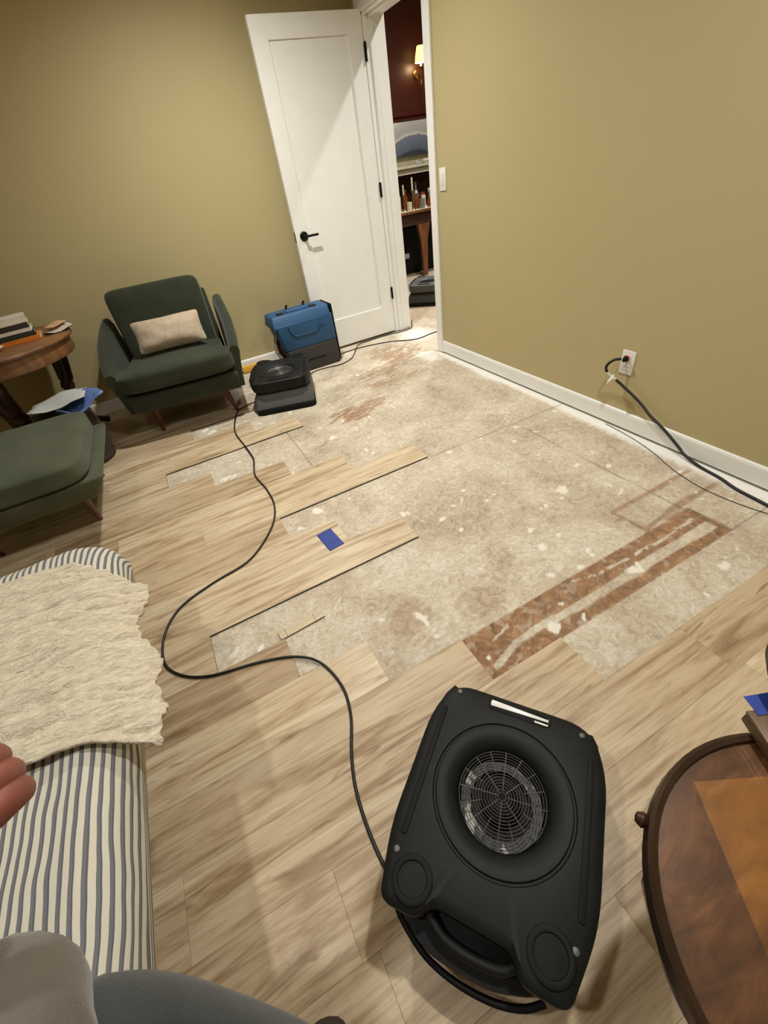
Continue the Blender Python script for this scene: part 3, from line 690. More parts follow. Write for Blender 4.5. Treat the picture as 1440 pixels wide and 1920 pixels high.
# ------------------------------------------------------------------ air movers
def fan_outline():
    # v = towards the outlet; u = right
    pts = [(-.172, -.216), (-.197, -.10), (-.192, .17), (-.155, .238), (.155, .238), (.197, .17), (.196, -.10), (.160, -.220), (.085, -.220), (.068, -.187), (-.080, -.185), (-.098, -.214)]
    return pts, [.02, .05, .07, .05, .05, .07, .05, .02, .02, .02, .02, .02]
FANC = (0.003, .031)
def make_fan(name, label, loc, rz, shell, skirt, wires=True, slot=True):
    t = thing(name, label, 'air mover', loc, rz)
    pts, rs = fan_outline(); P = rpoly(pts, rs, 6); cx, cy = FANC
    # top shell with a true round intake opening: rings from the outline to the opening
    N = 96
    def ray_hit(a):
        d = Vector((math.cos(a), math.sin(a))); best = None
        for i in range(len(P)):
            p = Vector(P[i])-Vector(FANC); q = Vector(P[(i+1) % len(P)])-Vector(FANC); e = q-p
            den = d.x*e.y-d.y*e.x
            if abs(den) < 1e-9: continue
            s = (p.x*e.y-p.y*e.x)/den; w = (p.x*d.y-p.y*d.x)/den
            if s > 0 and -1e-6 <= w <= 1+1e-6: best = s if best is None else max(best, s)
        return best or .2
    ang = [2*math.pi*k/N for k in range(N)]
    # use dense angles plus exact corner angles for a clean outline
    for p in P: ang.append(math.atan2(p[1]-cy, p[0]-cx) % (2*math.pi))
    ang = sorted(set(round(a, 5) for a in ang)); hit = [ray_hit(a) for a in ang]; n = len(ang)
    bm = bmesh.new()
    def ring(f, z): return [bm.verts.new((cx+f(i)*math.cos(a), cy+f(i)*math.sin(a), z)) for i, a in enumerate(ang)]
    ZT = .215
    prof = [ring(lambda i: hit[i]*.93, .135), ring(lambda i: hit[i]*.985, .150), ring(lambda i: hit[i], .168), ring(lambda i: hit[i], .205), ring(lambda i: hit[i]-.006, ZT-.006), ring(lambda i: hit[i]-.020, ZT),
            ring(lambda i: .1455, ZT), ring(lambda i: .143, ZT-.004), ring(lambda i: .1395, ZT-.004), ring(lambda i: .137, ZT+.0005), ring(lambda i: .125, ZT+.001), ring(lambda i: .105, ZT-.006), ring(lambda i: .093, ZT-.022), ring(lambda i: .089, ZT-.05), ring(lambda i: .089, ZT-.10)]
    for a, b in zip(prof, prof[1:]):
        for k in range(n): bm.faces.new((a[k], a[(k+1) % n], b[(k+1) % n], b[k]))
    obj('top_shell', bm, shell, t, ang=35)
    # long grooves ribs near both sides
    for s in (-1, 1):
        bm = bmesh.new(); pr = rpoly([(s*.166-.006, -.108), (s*.166+.006, -.108), (s*.164+.006, .168), (s*.164-.006, .168)], .004, 3)
        prism(bm, pr, ZT-.001, ZT+.0035, .001); obj('rib', bm, M['black2'], t)
    # round stacking feet recesses
    for s in (-1, 1):
        bm = bmesh.new(); lathe(bm, [(.027, -.002), (.0275, .001), (.0285, .0025), (.036, .0035), (.039, .002), (.040, -.002)], 40, T(s*.124, -.167, ZT), close=False)
        obj('foot_ring', bm, M['black2'], t)
    for (u, v) in ((-.140, .215), (.142, .210), (-.168, -.136), (.160, -.146)):
        bm = bmesh.new(); lathe(bm, [(0, 0), (.006, 0), (.006, .003), (.004, .004), (0, .004)], 12, T(u, v, ZT-.001)); obj('screw', bm, M['guard'], t)
    # carry handle slot at the outlet end: pale bar under a dark lip
    bm = bmesh.new(); pr = rpoly([(-.068, .199), (.074, .199), (.074, .223), (-.068, .223)], .010, 4); prism(bm, pr, ZT-.002, ZT+.0018, .0008); sl = obj('handle_slot', bm, M['black2'], t)
    bm = bmesh.new(); pr = rpoly([(-.062, .207), (.070, .212), (.070, .217), (-.062, .221)], .003, 4); prism(bm, pr, ZT+.001, ZT+.0028, .0006)
    box(bm, .040, .070, .202, .206, ZT+.001, ZT+.0028, .0005)
    obj('slot_gap', bm, M['plate'] if slot else M['black'], sl)
    # volute body and outlet skirt
    bm = bmesh.new(); prism(bm, rpoly([(-.160, -.195), (-.085, -.243), (.045, -.243), (.130, -.215), (.18, .16), (-.18, .16)], .03, 5), .022, .135, .012); obj('volute', bm, M['black2'], t)
    bm = bmesh.new(); hexa(bm, rect(-.19, .19, -.15, .255, .030), rect(-.175, .175, -.15, .215, .128), .016, 4); obj('outlet_skirt', bm, skirt, t)
    bm = bmesh.new(); prism(bm, rpoly([(-.18, -.16), (.18, -.16), (.195, .262), (-.195, .262)], .05, 5), .0, .032, .004); obj('base', bm, M['black2'], t)
    # carry handle bow at the rear
    bm = bmesh.new(); tube(bm, [(-.158, -.185, .10), (-.146, -.212, .10), (-.082, -.246, .10), (-.018, -.257, .10), (.049, -.254, .10), (.100, -.240, .10), (.135, -.218, .10)], .006, 10, flat=.8); obj('wrapped_cable', bm, M['black2'], t)
    bm = bmesh.new(); tube(bm, [(-.085, -.195, .165), (-.05, -.215, .160), (0, -.22, .158), (.05, -.215, .160), (.075, -.200, .165)], .009, 10); obj('carry_handle', bm, M['black'], t)
    # impeller and motor below the intake
    bm = bmesh.new(); lathe(bm, [(0, .175), (.022, .175), (.04, .160), (.045, .12), (0, .12)], 28, T(cx, cy, 0)); im = obj('motor_hub', bm, M['black2'], t)
    bm = bmesh.new()
    for k in range(30):
        a = 2*math.pi*k/30; box(bm, .064, .084, -.0012, .0012, .095, .150, M=T(cx, cy, 0) @ Rz(a) @ T(.0, 0, 0) @ Matrix.Rotation(R(25), 4, Vector((0, 0, 1))) if False else T(cx, cy, 0) @ Rz(a))
    lathe(bm, [(.066, .150), (.086, .150), (.086, .153), (.066, .153), (.066, .150)], 36, T(cx, cy, 0), close=False)
    obj('impeller', bm, M['impeller'] if wires else M['black2'], t)
    # wire guard: rings and spokes
    bm = bmesh.new(); zg = ZT-.016
    if wires:
        for r_ in np.linspace(.008, .0895, 15):
            pts2 = [(cx+r_*math.cos(2*math.pi*k/40), cy+r_*math.sin(2*math.pi*k/40), zg+.006*(1-(r_/.09)**2)) for k in range(40)]
            t2 = bmesh.new(); rr = .0008; rg = []
            for k in range(40):
                a = 2*math.pi*k/40; rg.append([t2.verts.new((cx+(r_+rr*math.cos(q))*math.cos(a), cy+(r_+rr*math.cos(q))*math.sin(a), pts2[k][2]+rr*math.sin(q))) for q in (0, math.pi/2, math.pi, 3*math.pi/2)])
            for k in range(40):
                for q in range(4): t2.faces.new((rg[k][q], rg[(k+1) % 40][q], rg[(k+1) % 40][(q+1) % 4], rg[k][(q+1) % 4]))
            join(bm, t2)
        for k in range(16):
            a = 2*math.pi*k/16+.1; r0_ = .010 if k % 2 == 0 else .046
            tube(bm, [(cx+r_*math.cos(a), cy+r_*math.sin(a), zg+.006*(1-(r_/.09)**2)+.001) for r_ in (r0_, .05 if r0_ < .05 else .06, .09)], .0009, 5, 2)
    else:
        lathe(bm, [(0, zg), (.088, zg), (.088, zg+.002), (0, zg+.003)], 30, T(cx, cy, 0))
    obj('wire_guard', bm, M['guard'] if wires else M['black2'], t)
    return t
FA = R(-52)   # u axis = (.61,-.79)
make_fan('air_mover', 'black low profile air mover in the foreground beside the round table', (.205, .180, 0), FA, M['black'], M['black2'])
make_fan('air_mover', 'black air mover with grey skirt between the green armchair and blue dehumidifier', (.610, 3.105, SUBZ), R(162), M['black'], M['grey_pl'], True, False).scale = (1.12, 1.08, 1.05)
make_fan('air_mover', 'dark air mover standing on the far room floor seen through the doorway', (2.78, 4.46, SUBZ), R(135), M['grey_pl'], M['dkgrey_pl'], False, False)

# power cords of the machines, kept as separate objects
def cord(name, label, pts, r=.0045, mat=None):
    bm = bmesh.new(); tube(bm, pts, r, 10, 8); o = obj(name, bm, mat or M['cord'], ang=180); set_tags(o, label, 'cord'); return o
z = .0052
P1 = [(.36, 3.02, .06), (.29, 3.08, .03), (.215, 3.09, z), (.150, 2.90, z), (.124, 2.733, z), (.138, 2.52, z), (.146, 2.337, z), (.122, 2.22, z), (.108, 2.121, z), (.128, 1.95, z), (.122, 1.784, z), (.063, 1.629, z), (-.080, 1.475, z), (-.254, 1.430, z), (-.393, 1.375, z), (-.465, 1.270, z), (-.476, 1.139, z), (-.421, 1.049, z), (-.329, .992, z), (-.186, .955, z), (-.065, .907, z), (.008, .837, z), (.040, .725, z), (.028, .624, z), (-.018, .515, z), (-.043, .426, z), (-.051, .315, z), (-.040, .22, z), (.0, .17, .02)]
cord('power_cord', 'long black cord winding across the planks between the two air movers', P1)
z = SUBZ+.005
cord('power_cord', 'black cord running from the near side of the doorway to the far air mover', [(2.7, 3.35, z), (2.216, 3.43, z), (1.957, 3.409, z), (1.753, 3.55, z), (1.511, 3.625, z), (1.33, 3.63, z), (1.20, 3.60, z)], .004)
cord('power_cord', 'black cord along the door bottom looping down to the dehumidifier front', [(2.231, 3.943, z), (2.19, 3.88, z), (2.10, 3.735, z), (1.95, 3.72, z), (1.854, 3.74, z), (1.652, 3.74, z), (1.508, 3.70, z+.008), (1.43, 3.60, z+.009), (1.36, 3.50, z), (1.30, 3.43, z), (1.188, 3.381, z), (1.038, 3.41, z), (.93, 3.40, z), (.86, 3.30, z+.02), (.83, 3.22, .09)], .004)

# right wall cord, its plug, outlet
t = thing('power_outlet', 'white wall outlet on the right wall with a black cord plugged in', 'outlet', (WXR-.0005, 1.302, .340))
bm = bmesh.new(); box(bm, -.006, 0, -.036, .036, -.058, .058, .002); obj('plate', bm, M['plate'], t)
for zz in (-.022, .022):
    bm = bmesh.new(); box(bm, -.0085, -.005, -.017, .017, zz-.016, zz+.016, .003); rc = obj('receptacle', bm, M['plate'], t)
    bm = bmesh.new(); box(bm, -.0095, -.0082, -.008, -.006, zz-.002, zz+.008); box(bm, -.0095, -.0082, .006, .008, zz-.002, zz+.008); obj('slot', bm, M['black2'], rc)
t = thing('power_cord', 'thick black cord hanging from the right wall outlet down to the floor', 'cord', (0, 0, 0))
zf = SUBZ+.006
bm = bmesh.new(); tube(bm, [(1.915, 1.320, .362), (1.890, 1.345, .355), (1.872, 1.362, .325), (1.880, 1.350, .290), (1.905, 1.285, .245), (1.922, 1.175, .180), (1.918, 1.10, .135), (1.916, 1.02, .098), (1.915, .93, .045), (1.908, .88, .018), (1.900, .80, zf+.002), (1.885, .70, zf), (1.860, .62, zf), (1.848, .52, zf), (1.835, .40, zf), (1.80, .2, .012)], .0068, 10, 8); obj('cable', bm, M['cord'], t, ang=180)
bm = bmesh.new(); lathe(bm, [(0, 0), (.013, 0), (.014, .015), (.008, .032), (0, .032)], 16, T(WXR-.009, 1.305, .362) @ Ry(R(-90)) @ Rx(R(10))); pg = obj('plug', bm, M['black2'], t)
bm = bmesh.new(); lathe(bm, [(.0142, .002), (.0158, .002), (.0158, .010), (.0142, .010)], 16, T(WXR-.009, 1.305, .362) @ Ry(R(-90)), close=False); obj('red_collar', bm, M['red'], pg, label='red ring of the plug')
bm = bmesh.new(); box(bm, -.0015, .0015, -.030, .0, -.030, .018, .0005, M=T(1.878, 1.325, .283) @ Rx(R(35)) @ Rz(R(-50))); obj('paper_tag', bm, M['plate'], t)
bm = bmesh.new(); tube(bm, [(1.877, 1.354, .297), (1.880, 1.347, .287), (1.888, 1.333, .275), (1.896, 1.312, .262)], .0085, 8, 4); obj('wrap_label', bm, M['cream'], t)
cord('thin_wire', 'thin grey wire lying along the right baseboard', [(WXR-.020, 1.33, SUBZ+.003), (1.90, 1.15, SUBZ+.003), (1.86, 1.0, SUBZ+.003), (1.80, .85, SUBZ+.003), (1.77, .70, SUBZ+.003), (1.78, .55, SUBZ+.003), (1.82, .4, SUBZ+.003)], .0016, M['dkgrey_pl'])

# light switch
t = thing('light_switch', 'white rocker light switch on the right wall beside the doorway', 'light switch', (WXR-.0005, 2.870, 1.128))
bm = bmesh.new(); box(bm, -.006, 0, -.036, .036, -.060, .060, .002); obj('plate', bm, M['plate'], t)
bm = bmesh.new(); box(bm, -.010, -.005, -.016, .016, -.033, .033, .002, M=Ry(R(-3))); obj('rocker', bm, M['plate'], t)

# ------------------------------------------------------------------ dehumidifier
t = thing('dehumidifier', 'blue and charcoal portable dehumidifier standing in front of the open door', 'dehumidifier', (1.000, 3.462, SUBZ), R(1))
def rb(bm, w0, w1, d0, d1, z0, z1, r, seg=4, xo=0): hexa(bm, [(-w0+xo, 0, z0), (w0+xo, 0, z0), (w0+xo, d0, z0), (-w0+xo, d0, z0)], [(-w1+xo, 0, z1), (w1+xo, 0, z1), (w1+xo, d1, z1), (-w1+xo, d1, z1)], r, seg)
bm = bmesh.new(); hexa(bm, [(-.205, .0, 0), (.225, .0, 0), (.225, .26, 0), (-.205, .26, 0)], [(-.225, .004, .20), (.222, .004, .20), (.222, .26, .20), (-.225, .26, .20)], .016, 4)
obj('lower_case', bm, M['dkgrey_pl'], t)
bm = bmesh.new(); box(bm, -.10, .10, -.002, .01, .085, .095, .002); obj('front_seam', bm, M['black2'], t)
bm = bmesh.new(); hexa(bm, [(-.225, .004, .196), (.222, .004, .196), (.222, .26, .196), (-.225, .26, .196)], [(-.262, .0, .400), (.222, .0, .400), (.222, .26, .400), (-.262, .26, .400)], .012, 4)
hexa(bm, [(-.285, -.006, .375), (.215, -.006, .375), (.215, .262, .375), (-.285, .262, .375)], [(-.268, .040, .468), (.215, .030, .468), (.215, .235, .468), (-.268, .235, .468)], .018, 4)
up = obj('upper_case', bm, M['blue_pl'], t)
bm = bmesh.new(); tube(bm, [(-.165, -.005, .385), (-.150, -.004, .335), (-.125, -.003, .305), (-.10, -.003, .300), (.03, -.003, .300), (.06, -.003, .305), (.085, -.004, .330), (.095, -.005, .345)], .005, 8, 5); obj('embossed_line', bm, M['blue_pl'], up)
bm = bmesh.new(); lathe(bm, [(0, 0), (.02, 0), (.02, .003), (0, .004)], 20, T(.125, -.004, .35) @ Rx(R(90))); obj('button', bm, M['blue_pl'], up)
for xx in (-.185, .095):
    bm = bmesh.new(); box(bm, xx-.028, xx+.034, .05, .11, .452, .474, .008, 3, M=T(0, 0, 0)); nb = obj('handle_notch', bm, M['black2'], t)
for xx in (-.09, .06):
    bm = bmesh.new(); tube(bm, [(xx, .20, .462), (xx+.005, .20, .485), (xx+.018, .20, .49)], .009, 8, 4); obj('hook', bm, M['black2'], t)
bm = bmesh.new(); box(bm, -.135, .06, .06, .13, .462, .482, .009, 3); obj('carry_grip', bm, M['blue_pl'], t)
bm = bmesh.new(); box(bm, .222, .242, .02, .245, .012, .462, .008, 3); sg = obj('side_grille', bm, M['black2'], t)
bm = bmesh.new()
for k in range(16): box(bm, .241, .2435, .03, .235, .04+k*.026, .046+k*.026)
obj('louver', bm, M['dkgrey_pl'], sg)
bm = bmesh.new(); tube(bm, [(-.245, .10, .33), (-.275, .09, .28), (-.285, .08, .20), (-.26, .08, .13), (-.262, .10, .06), (-.29, .12, .02), (-.30, .18, .012)], .013, 10, 6); obj('drain_hose', bm, M['clear'], t)
bm = bmesh.new(); tube(bm, [(-.235, .16, .30), (-.25, .14, .22), (-.232, .13, .10), (-.225, .15, .03)], .018, 10, 6); obj('cable_bundle', bm, M['leg'], t)

# yellow board by the baseboard
bm = bmesh.new(); box(bm, 0, .21, 0, .035, 0, .052, .004, 2)
o = obj('yellow_level', bm, M['yellow']); o.location = (.44, 3.865, 0.0005); set_tags(o, 'yellow bar lying against the back baseboard behind the far air mover', 'level')

# ------------------------------------------------------------------ armchair
ch = thing('armchair', 'dark green upholstered armchair with tapered walnut legs against the back wall', 'armchair', (-.045, 3.16, 0), R(-7))
bm = bmesh.new(); hexa(bm, rect(-.350, .350, -.125, .50, .195), rect(-.365, .365, -.140, .52, .315), .02, 4); obj('seat_base', bm, M['green'], ch)
bm = bmesh.new(); cushion(bm, .76, .66, .165, 16, 7, .22, M=T(0, .155, .385) @ Rx(R(-2))); 
for v in bm.verts:
    if v.co.y > .06: v.co.x *= .84
obj('seat_cushion', bm, M['green'], ch)
bm = bmesh.new(); cushion(bm, .60, .17, .47, 14, 11, .0, M=T(0, .445, .61) @ Rx(R(-13)))
for v in bm.verts:
    v.co.x *= 1.0+.12*(v.co.z-.5)
obj('back_cushion', bm, M['green'], ch)
bm = bmesh.new(); hexa(bm, rect(-.33, .33, .44, .53, .20), [(-.33, .56, .74), (.33, .56, .74), (.33, .61, .74), (-.33, .61, .74)], .02, 4); obj('back_frame', bm, M['green'], ch)
for s in (-1, 1):
    bm = bmesh.new()
    t2 = bmesh.new(); sec = [(-.10, .20, .47, .0), (.02, .20, .535, .015), (.20, .20, .60, .02), (.38, .20, .65, .01), (.56, .20, .68, .0)]
    rings = []
    for (yy, zb, zt, fl) in sec:
        xi_b, xo_b = .335, .385; xi_t, xo_t = .362+fl, .425+fl
        ring_ = [(xi_b, zb), (xi_b, zb+.1), (xi_t-.01, zt-.05), (xi_t+.004, zt-.012), (xi_t+.02, zt), (xo_t-.02, zt), (xo_t-.003, zt-.012), (xo_t, zt-.04), (xo_b+.012, zb+.1), (xo_b, zb)]
        rings.append([t2.verts.new((s*x, yy, zz)) for x, zz in ring_])
    for a, b in zip(rings, rings[1:]):
        k = len(a)
        for i in range(k): t2.faces.new((a[i], a[(i+1) % k], b[(i+1) % k], b[i]))
    t2.faces.new(rings[0]); t2.faces.new(rings[-1])
    bmesh.ops.bevel(t2, geom=[e for e in t2.edges if len(e.link_faces) == 2 and e.calc_face_angle() > R(60)], offset=.012, segments=3, affect='EDGES')
    join(bm, t2); obj('armrest', bm, M['green'], ch, ang=60)
def tleg(parent, top, bot, r0=.024, r1=.012):
    bm = bmesh.new(); tube(bm, [top, ((top[0]+bot[0])/2, (top[1]+bot[1])/2, (top[2]+bot[2])/2), bot], .02, 12, 1, rad=[r0, r1]); return obj('leg', bm, M['leg'], parent, ang=60)
for sx in (-1, 1):
    tleg(ch, (sx*.235, -.06, .21), (sx*.262, .0, .0) if False else (sx*.268, -.0, .0)); tleg(ch, (sx*.25, .42, .21), (sx*.27, .50, .0))
pl = bmesh.new(); cushion(pl, .45, .13, .21, 14, 14, .0)
for v in pl.verts:
    q = v.co; a, b = abs(q.x)/.225, abs(q.z)/.105
    q.y *= max(.06, (1-a**3.2)**.6*(1-b**3.2)**.6) if a < 1 and b < 1 else .06
    q.x *= 1-.05*(1-b*b); q.z *= 1-.10*(1-a*a)*.5; q.y += .007*noise.noise(q*20)
o = obj('lumbar_pillow', pl, M['pillow'], ang=180); o.location = (.0, 3.345, .578); o.rotation_euler = (R(-28), R(0), R(-6))
set_tags(o, 'oatmeal lumbar pillow resting against the back of the green armchair', 'pillow')

# ------------------------------------------------------------------ green ottoman at the left edge
ot = thing('ottoman', 'sage green upholstered ottoman with walnut legs cut off by the left edge', 'ottoman', (-.95, 2.42, 0), R(0))
bm = bmesh.new(); cushion(bm, .74, .74, .125, 14, 8, .12, M=T(0, -.005, .383)); obj('seat_cushion', bm, M['green2'], ot)
bm = bmesh.new(); hexa(bm, rect(-.34, .335, -.29, .27, .20), rect(-.40, .425, -.365, .35, .330), .025, 5); obj('base', bm, M['green2'], ot)
for sx in (-1, 1):
    for sy in (-1, 1): tleg(ot, (sx*.255, sy*.22-.01, .21), (sx*.215 if sx > 0 else sx*.28, sy*.26+(.12 if sy < 0 else .12), .0) if False else (sx*.232, sy*.25+(.12 if sy < 0 else .13), 0))

# ------------------------------------------------------------------ basket stool with papers
bs = thing('stool', 'dark woven drum stool behind the ottoman holding papers', 'stool', (-.79, 3.10, 0))
bm = bmesh.new()
prof = [(0, 0), (.150, 0), (.158, .02)]
for i in range(12): prof += [(.158+.010*math.sin(i/11*math.pi), .03+i*.028), (.152+.010*math.sin(i/11*math.pi), .044+i*.028)]
prof += [(.150, .375), (.14, .385), (0, .385)]
lathe(bm, prof, 40); obj('body', bm, M['basket'], bs, ang=180)
bm = bmesh.new(); tube(bm, [(.12, .08, .37), (.16, .12, .36), (.20, .13, .33)], .014, 8); obj('handle', bm, M['basket'], bs)
def sheet(name, lab, cat, w, d, mat, loc, rz, curl=.01, th=.0012, rx=0):
    bm = bmesh.new(); n = 12
    vs = [[bm.verts.new((x*w, y*d, curl*math.sin(x*5+y*2)+curl*.5*(x+y)**2+curl*.4*noise.noise(Vector((x*6, y*6, w*100))))) for x in np.linspace(-.5, .5, n)] for y in np.linspace(-.5, .5, n)]
    for j in range(n-1):
        for i in range(n-1): bm.faces.new((vs[j][i], vs[j][i+1], vs[j+1][i+1], vs[j+1][i]))
    o = obj(name, bm, mat); o.location = loc; o.rotation_euler = (rx, 0, rz); o.modifiers.new('s', 'SOLIDIFY').thickness = th
    return set_tags(o, lab, cat)
sheet('plastic_bag', 'crumpled blue and white plastic packet on the dark woven stool', 'packet', .26, .20, M['bluepaper'], (-.625, 2.93, .425), R(14), .035, .004)
sheet('newspaper', 'pale grey newspaper lying on top of the blue packet on the stool', 'newspaper', .30, .21, M['greypaper'], (-.725, 2.95, .452), R(2), .014, .003)

# ------------------------------------------------------------------ antique round table on the left
tb = thing('antique_table', 'antique round wooden table with dark cabriole legs beside the green armchair', 'table', (-.98, 3.455, 0))
Rr = .43
bm = bmesh.new(); lathe(bm, [(0, .690), (Rr-.02, .690), (Rr-.004, .695), (Rr, .705), (Rr-.004, .716), (Rr-.016, .720), (0, .720)], 72); obj('table_top', bm, M['mahog'], tb)
bm = bmesh.new(); lathe(bm, [(Rr-.055, .60), (Rr-.035, .605), (Rr-.028, .62), (Rr-.03, .69), (Rr-.06, .69)], 72, close=False)
ap = obj('apron', bm, M['mahog'], tb)
for a in (R(42), R(150), R(262)):
    rr = .30
    pts = [(rr*1.02, 0, .68), (rr*1.06, 0, .56), (rr*.96, 0, .42), (rr*.80, 0, .26), (rr*.86, 0, .12), (rr*1.18, 0, .045), (rr*1.32, 0, .022)]
    bm = bmesh.new(); tube(bm, pts, .04, 14, 6, rad=[.052, .056, .046, .036, .026, .020, .024], M=Rz(a)); obj('leg', bm, M['mahog_dk'], tb, ang=180)
bm = bmesh.new(); lathe(bm, [(0, .16), (.16, .16), (.17, .175), (.16, .19), (0, .19)], 32); obj('lower_shelf', bm, M['mahog_dk'], tb)

# books and papers on it: a pile, each one a thing
def book(lab, w, d, h, loc, rz, cover, pages=None, name='book'):
    t = thing(name, lab, 'book', loc, rz, None)
    bm = bmesh.new(); box(bm, -w/2, w/2, -d/2, d/2, 0, .0025, .0008, 1); box(bm, -w/2, w/2, -d/2, d/2, h-.0025, h, .0008, 1); box(bm, -w/2, w/2, -d/2, -d/2+.003, 0, h, .0008, 1); obj('cover', bm, cover, t)
    bm = bmesh.new(); box(bm, -w/2+.003, w/2-.004, -d/2+.004, d/2-.004, .0025, h-.0025); obj('pages', bm, pages or M['paper'], t)
    return t
zt = .7205
bx, by = -.83, 3.42
book('orange covered book at the bottom of the book pile on the antique table', .25, .18, .022, (bx, by, zt), R(4), M['orange'])
book('dark green book lying on the orange book of the pile', .235, .165, .026, (bx-.014, by+.010, zt+.0225), R(9), M['paper_gn'])
book('white book in the middle of the pile on the antique table', .23, .16, .020, (bx-.018, by+.012, zt+.049), R(6), M['paper'])
book('dark brown book just below the top of the pile', .225, .158, .027, (bx-.020, by+.014, zt+.0695), R(8), M['paper_dk'])
book('thick cream book on top of the pile on the antique table', .24, .17, .036, (bx-.022, by+.018, zt+.097), R(11), M['paper'])
sheet('leaflet', 'creased cream leaflet on the antique table edge right of the book pile', 'leaflet', .16, .17, M['paper'], (-.618, 3.475, zt+.014), R(14), .010, .002)
sheet('envelope', 'pale orange envelope lying above the cream leaflet beside the books', 'envelope', .13, .10, plain('peach_paper', srgb(210, 170, 126), .7), (-.625, 3.50, zt+.033), R(10), .008, .002)
sheet('napkin', 'crumpled white paper beside the glass vase on the antique table', 'napkin', .10, .07, M['plate'], (-.93, 3.24, zt+.012), R(25), .016, .001)
t = thing('glass_vase', 'frosted glass vase at the left edge of the antique table', 'vase', (-1.03, 3.30, zt))
bm = bmesh.new(); lathe(bm, [(0, 0), (.06, 0), (.075, .02), (.085, .08), (.075, .14), (.06, .18), (.065, .20), (.061, .20), (.056, .18), (.07, .14), (.08, .08), (.07, .024), (0, .01)], 36); obj('body', bm, M['glass'], t)

# ------------------------------------------------------------------ daybed with ticking mattress and muslin throw
BX0, BX1, BY0, BY1 = -1.40, -.385, -.82, 1.335
db = thing('upholstered_bench', 'low wide bench covered in grey and cream ticking stripe at the left', 'bench', ((BX0+BX1)/2, (BY0+BY1)/2, 0))
def mattress_mesh(x0, x1, y0, y1, z0, z1, rc, st=.016):
    """rounded-corner slab with a soft rim, stripes carried by uv.x = unrolled width"""
    hw, hd = (x1-x0)/2, (y1-y0)/2; zc, hz = (z0+z1)/2, (z1-z0)/2
    bm = bmesh.new(); uvl = bm.loops.layers.uv.new('UVMap')
    nx_, ny_ = int(2*hw/st), int(2*hd/st)
    def dist_in(x, y):
        qx, qy = abs(x)-(hw-rc), abs(y)-(hd-rc)
        return -(math.hypot(max(qx, 0), max(qy, 0))+min(max(qx, qy), 0)-rc)
    # polar-like grid: square grid squeezed to the rounded rectangle
    def pos(u, v):
        x, y = u*hw, v*hd
        m = max(abs(u), abs(v)); 
        if m < 1e-6: return x, y
        # radial scale so that the border lands on the rounded outline
        bxp, byp = x/m, y/m; lo_, hi_ = .5, 1.0
        for _ in range(18):
            md = (lo_+hi_)/2
            if dist_in(bxp*md, byp*md) > 0: lo_ = md
            else: hi_ = md
        k = (1-m**6)+lo_*m**6
        return x*k, y*k
    tops = {}; bots = {}
    for side, store in ((1, tops), (-1, bots)):
        for j in range(ny_+1):
            for i in range(nx_+1):
                u = 2*i/nx_-1; v = 2*j/ny_-1
                u = math.sin(u*math.pi/2)*.35+u*.65; v = math.sin(v*math.pi/2)*.35+v*.65
                x, y = pos(u, v); d = max(0, dist_in(x, y)); rr = hz
                h = hz*math.sqrt(max(0, 1-(1-min(1, d/rr))**2))
                if side < 0 and (i in (0, nx_) or j in (0, ny_)): store[i, j] = tops[i, j]; continue
                wx = .004*noise.noise(Vector((x*7, y*3, side))) + (.006*noise.noise(Vector((x*16, y*5, 3)))*(1-min(1, d/.25)) if side > 0 else 0)
                store[i, j] = bm.verts.new((x, y, zc+side*(h+wx*(h/hz))))
    for store, fl in ((tops, False), (bots, True)):
        for j in range(ny_):
            for i in range(nx_):
                q = [store[i, j], store[i+1, j], store[i+1, j+1], store[i, j+1]]
                if fl: q = q[::-1]
                try: f = bm.faces.new(q)
                except ValueError: continue
                for lp in f.loops:
                    c = lp.vert.co; s_ = c.x
                    over = max(0, abs(c.x)-(hw-hz)); s_ = math.copysign(min(abs(c.x), hw-hz)+hz*math.asin(min(1, over/hz)), c.x)
                    if c.z < zc: s_ = math.copysign(2*(hw-hz+hz*math.pi/2), c.x)-s_
                    lp[uvl].uv = (s_+5, c.y)
    return bm
bm = mattress_mesh(BX0, BX1, BY0, BY1, .325, .490, .16)
obj('striped_cushion', bm, M['ticking'], db, ang=180)
# piping seams round the mattress
bm = bmesh.new(); box(bm, -.42, .34, -.92, .92, .20, .335, .02, 3); obj('frame', bm, M['mahog_dk'], db)
for sx in (-.38, .28):
    for sy in (-.86, .86):
        bm = bmesh.new(); tube(bm, [(sx, sy, .21), (sx, sy, .1), (sx, sy, 0)], .03, 12, 1, rad=[.032, .022]); obj('leg', bm, M['mahog_dk'], db)

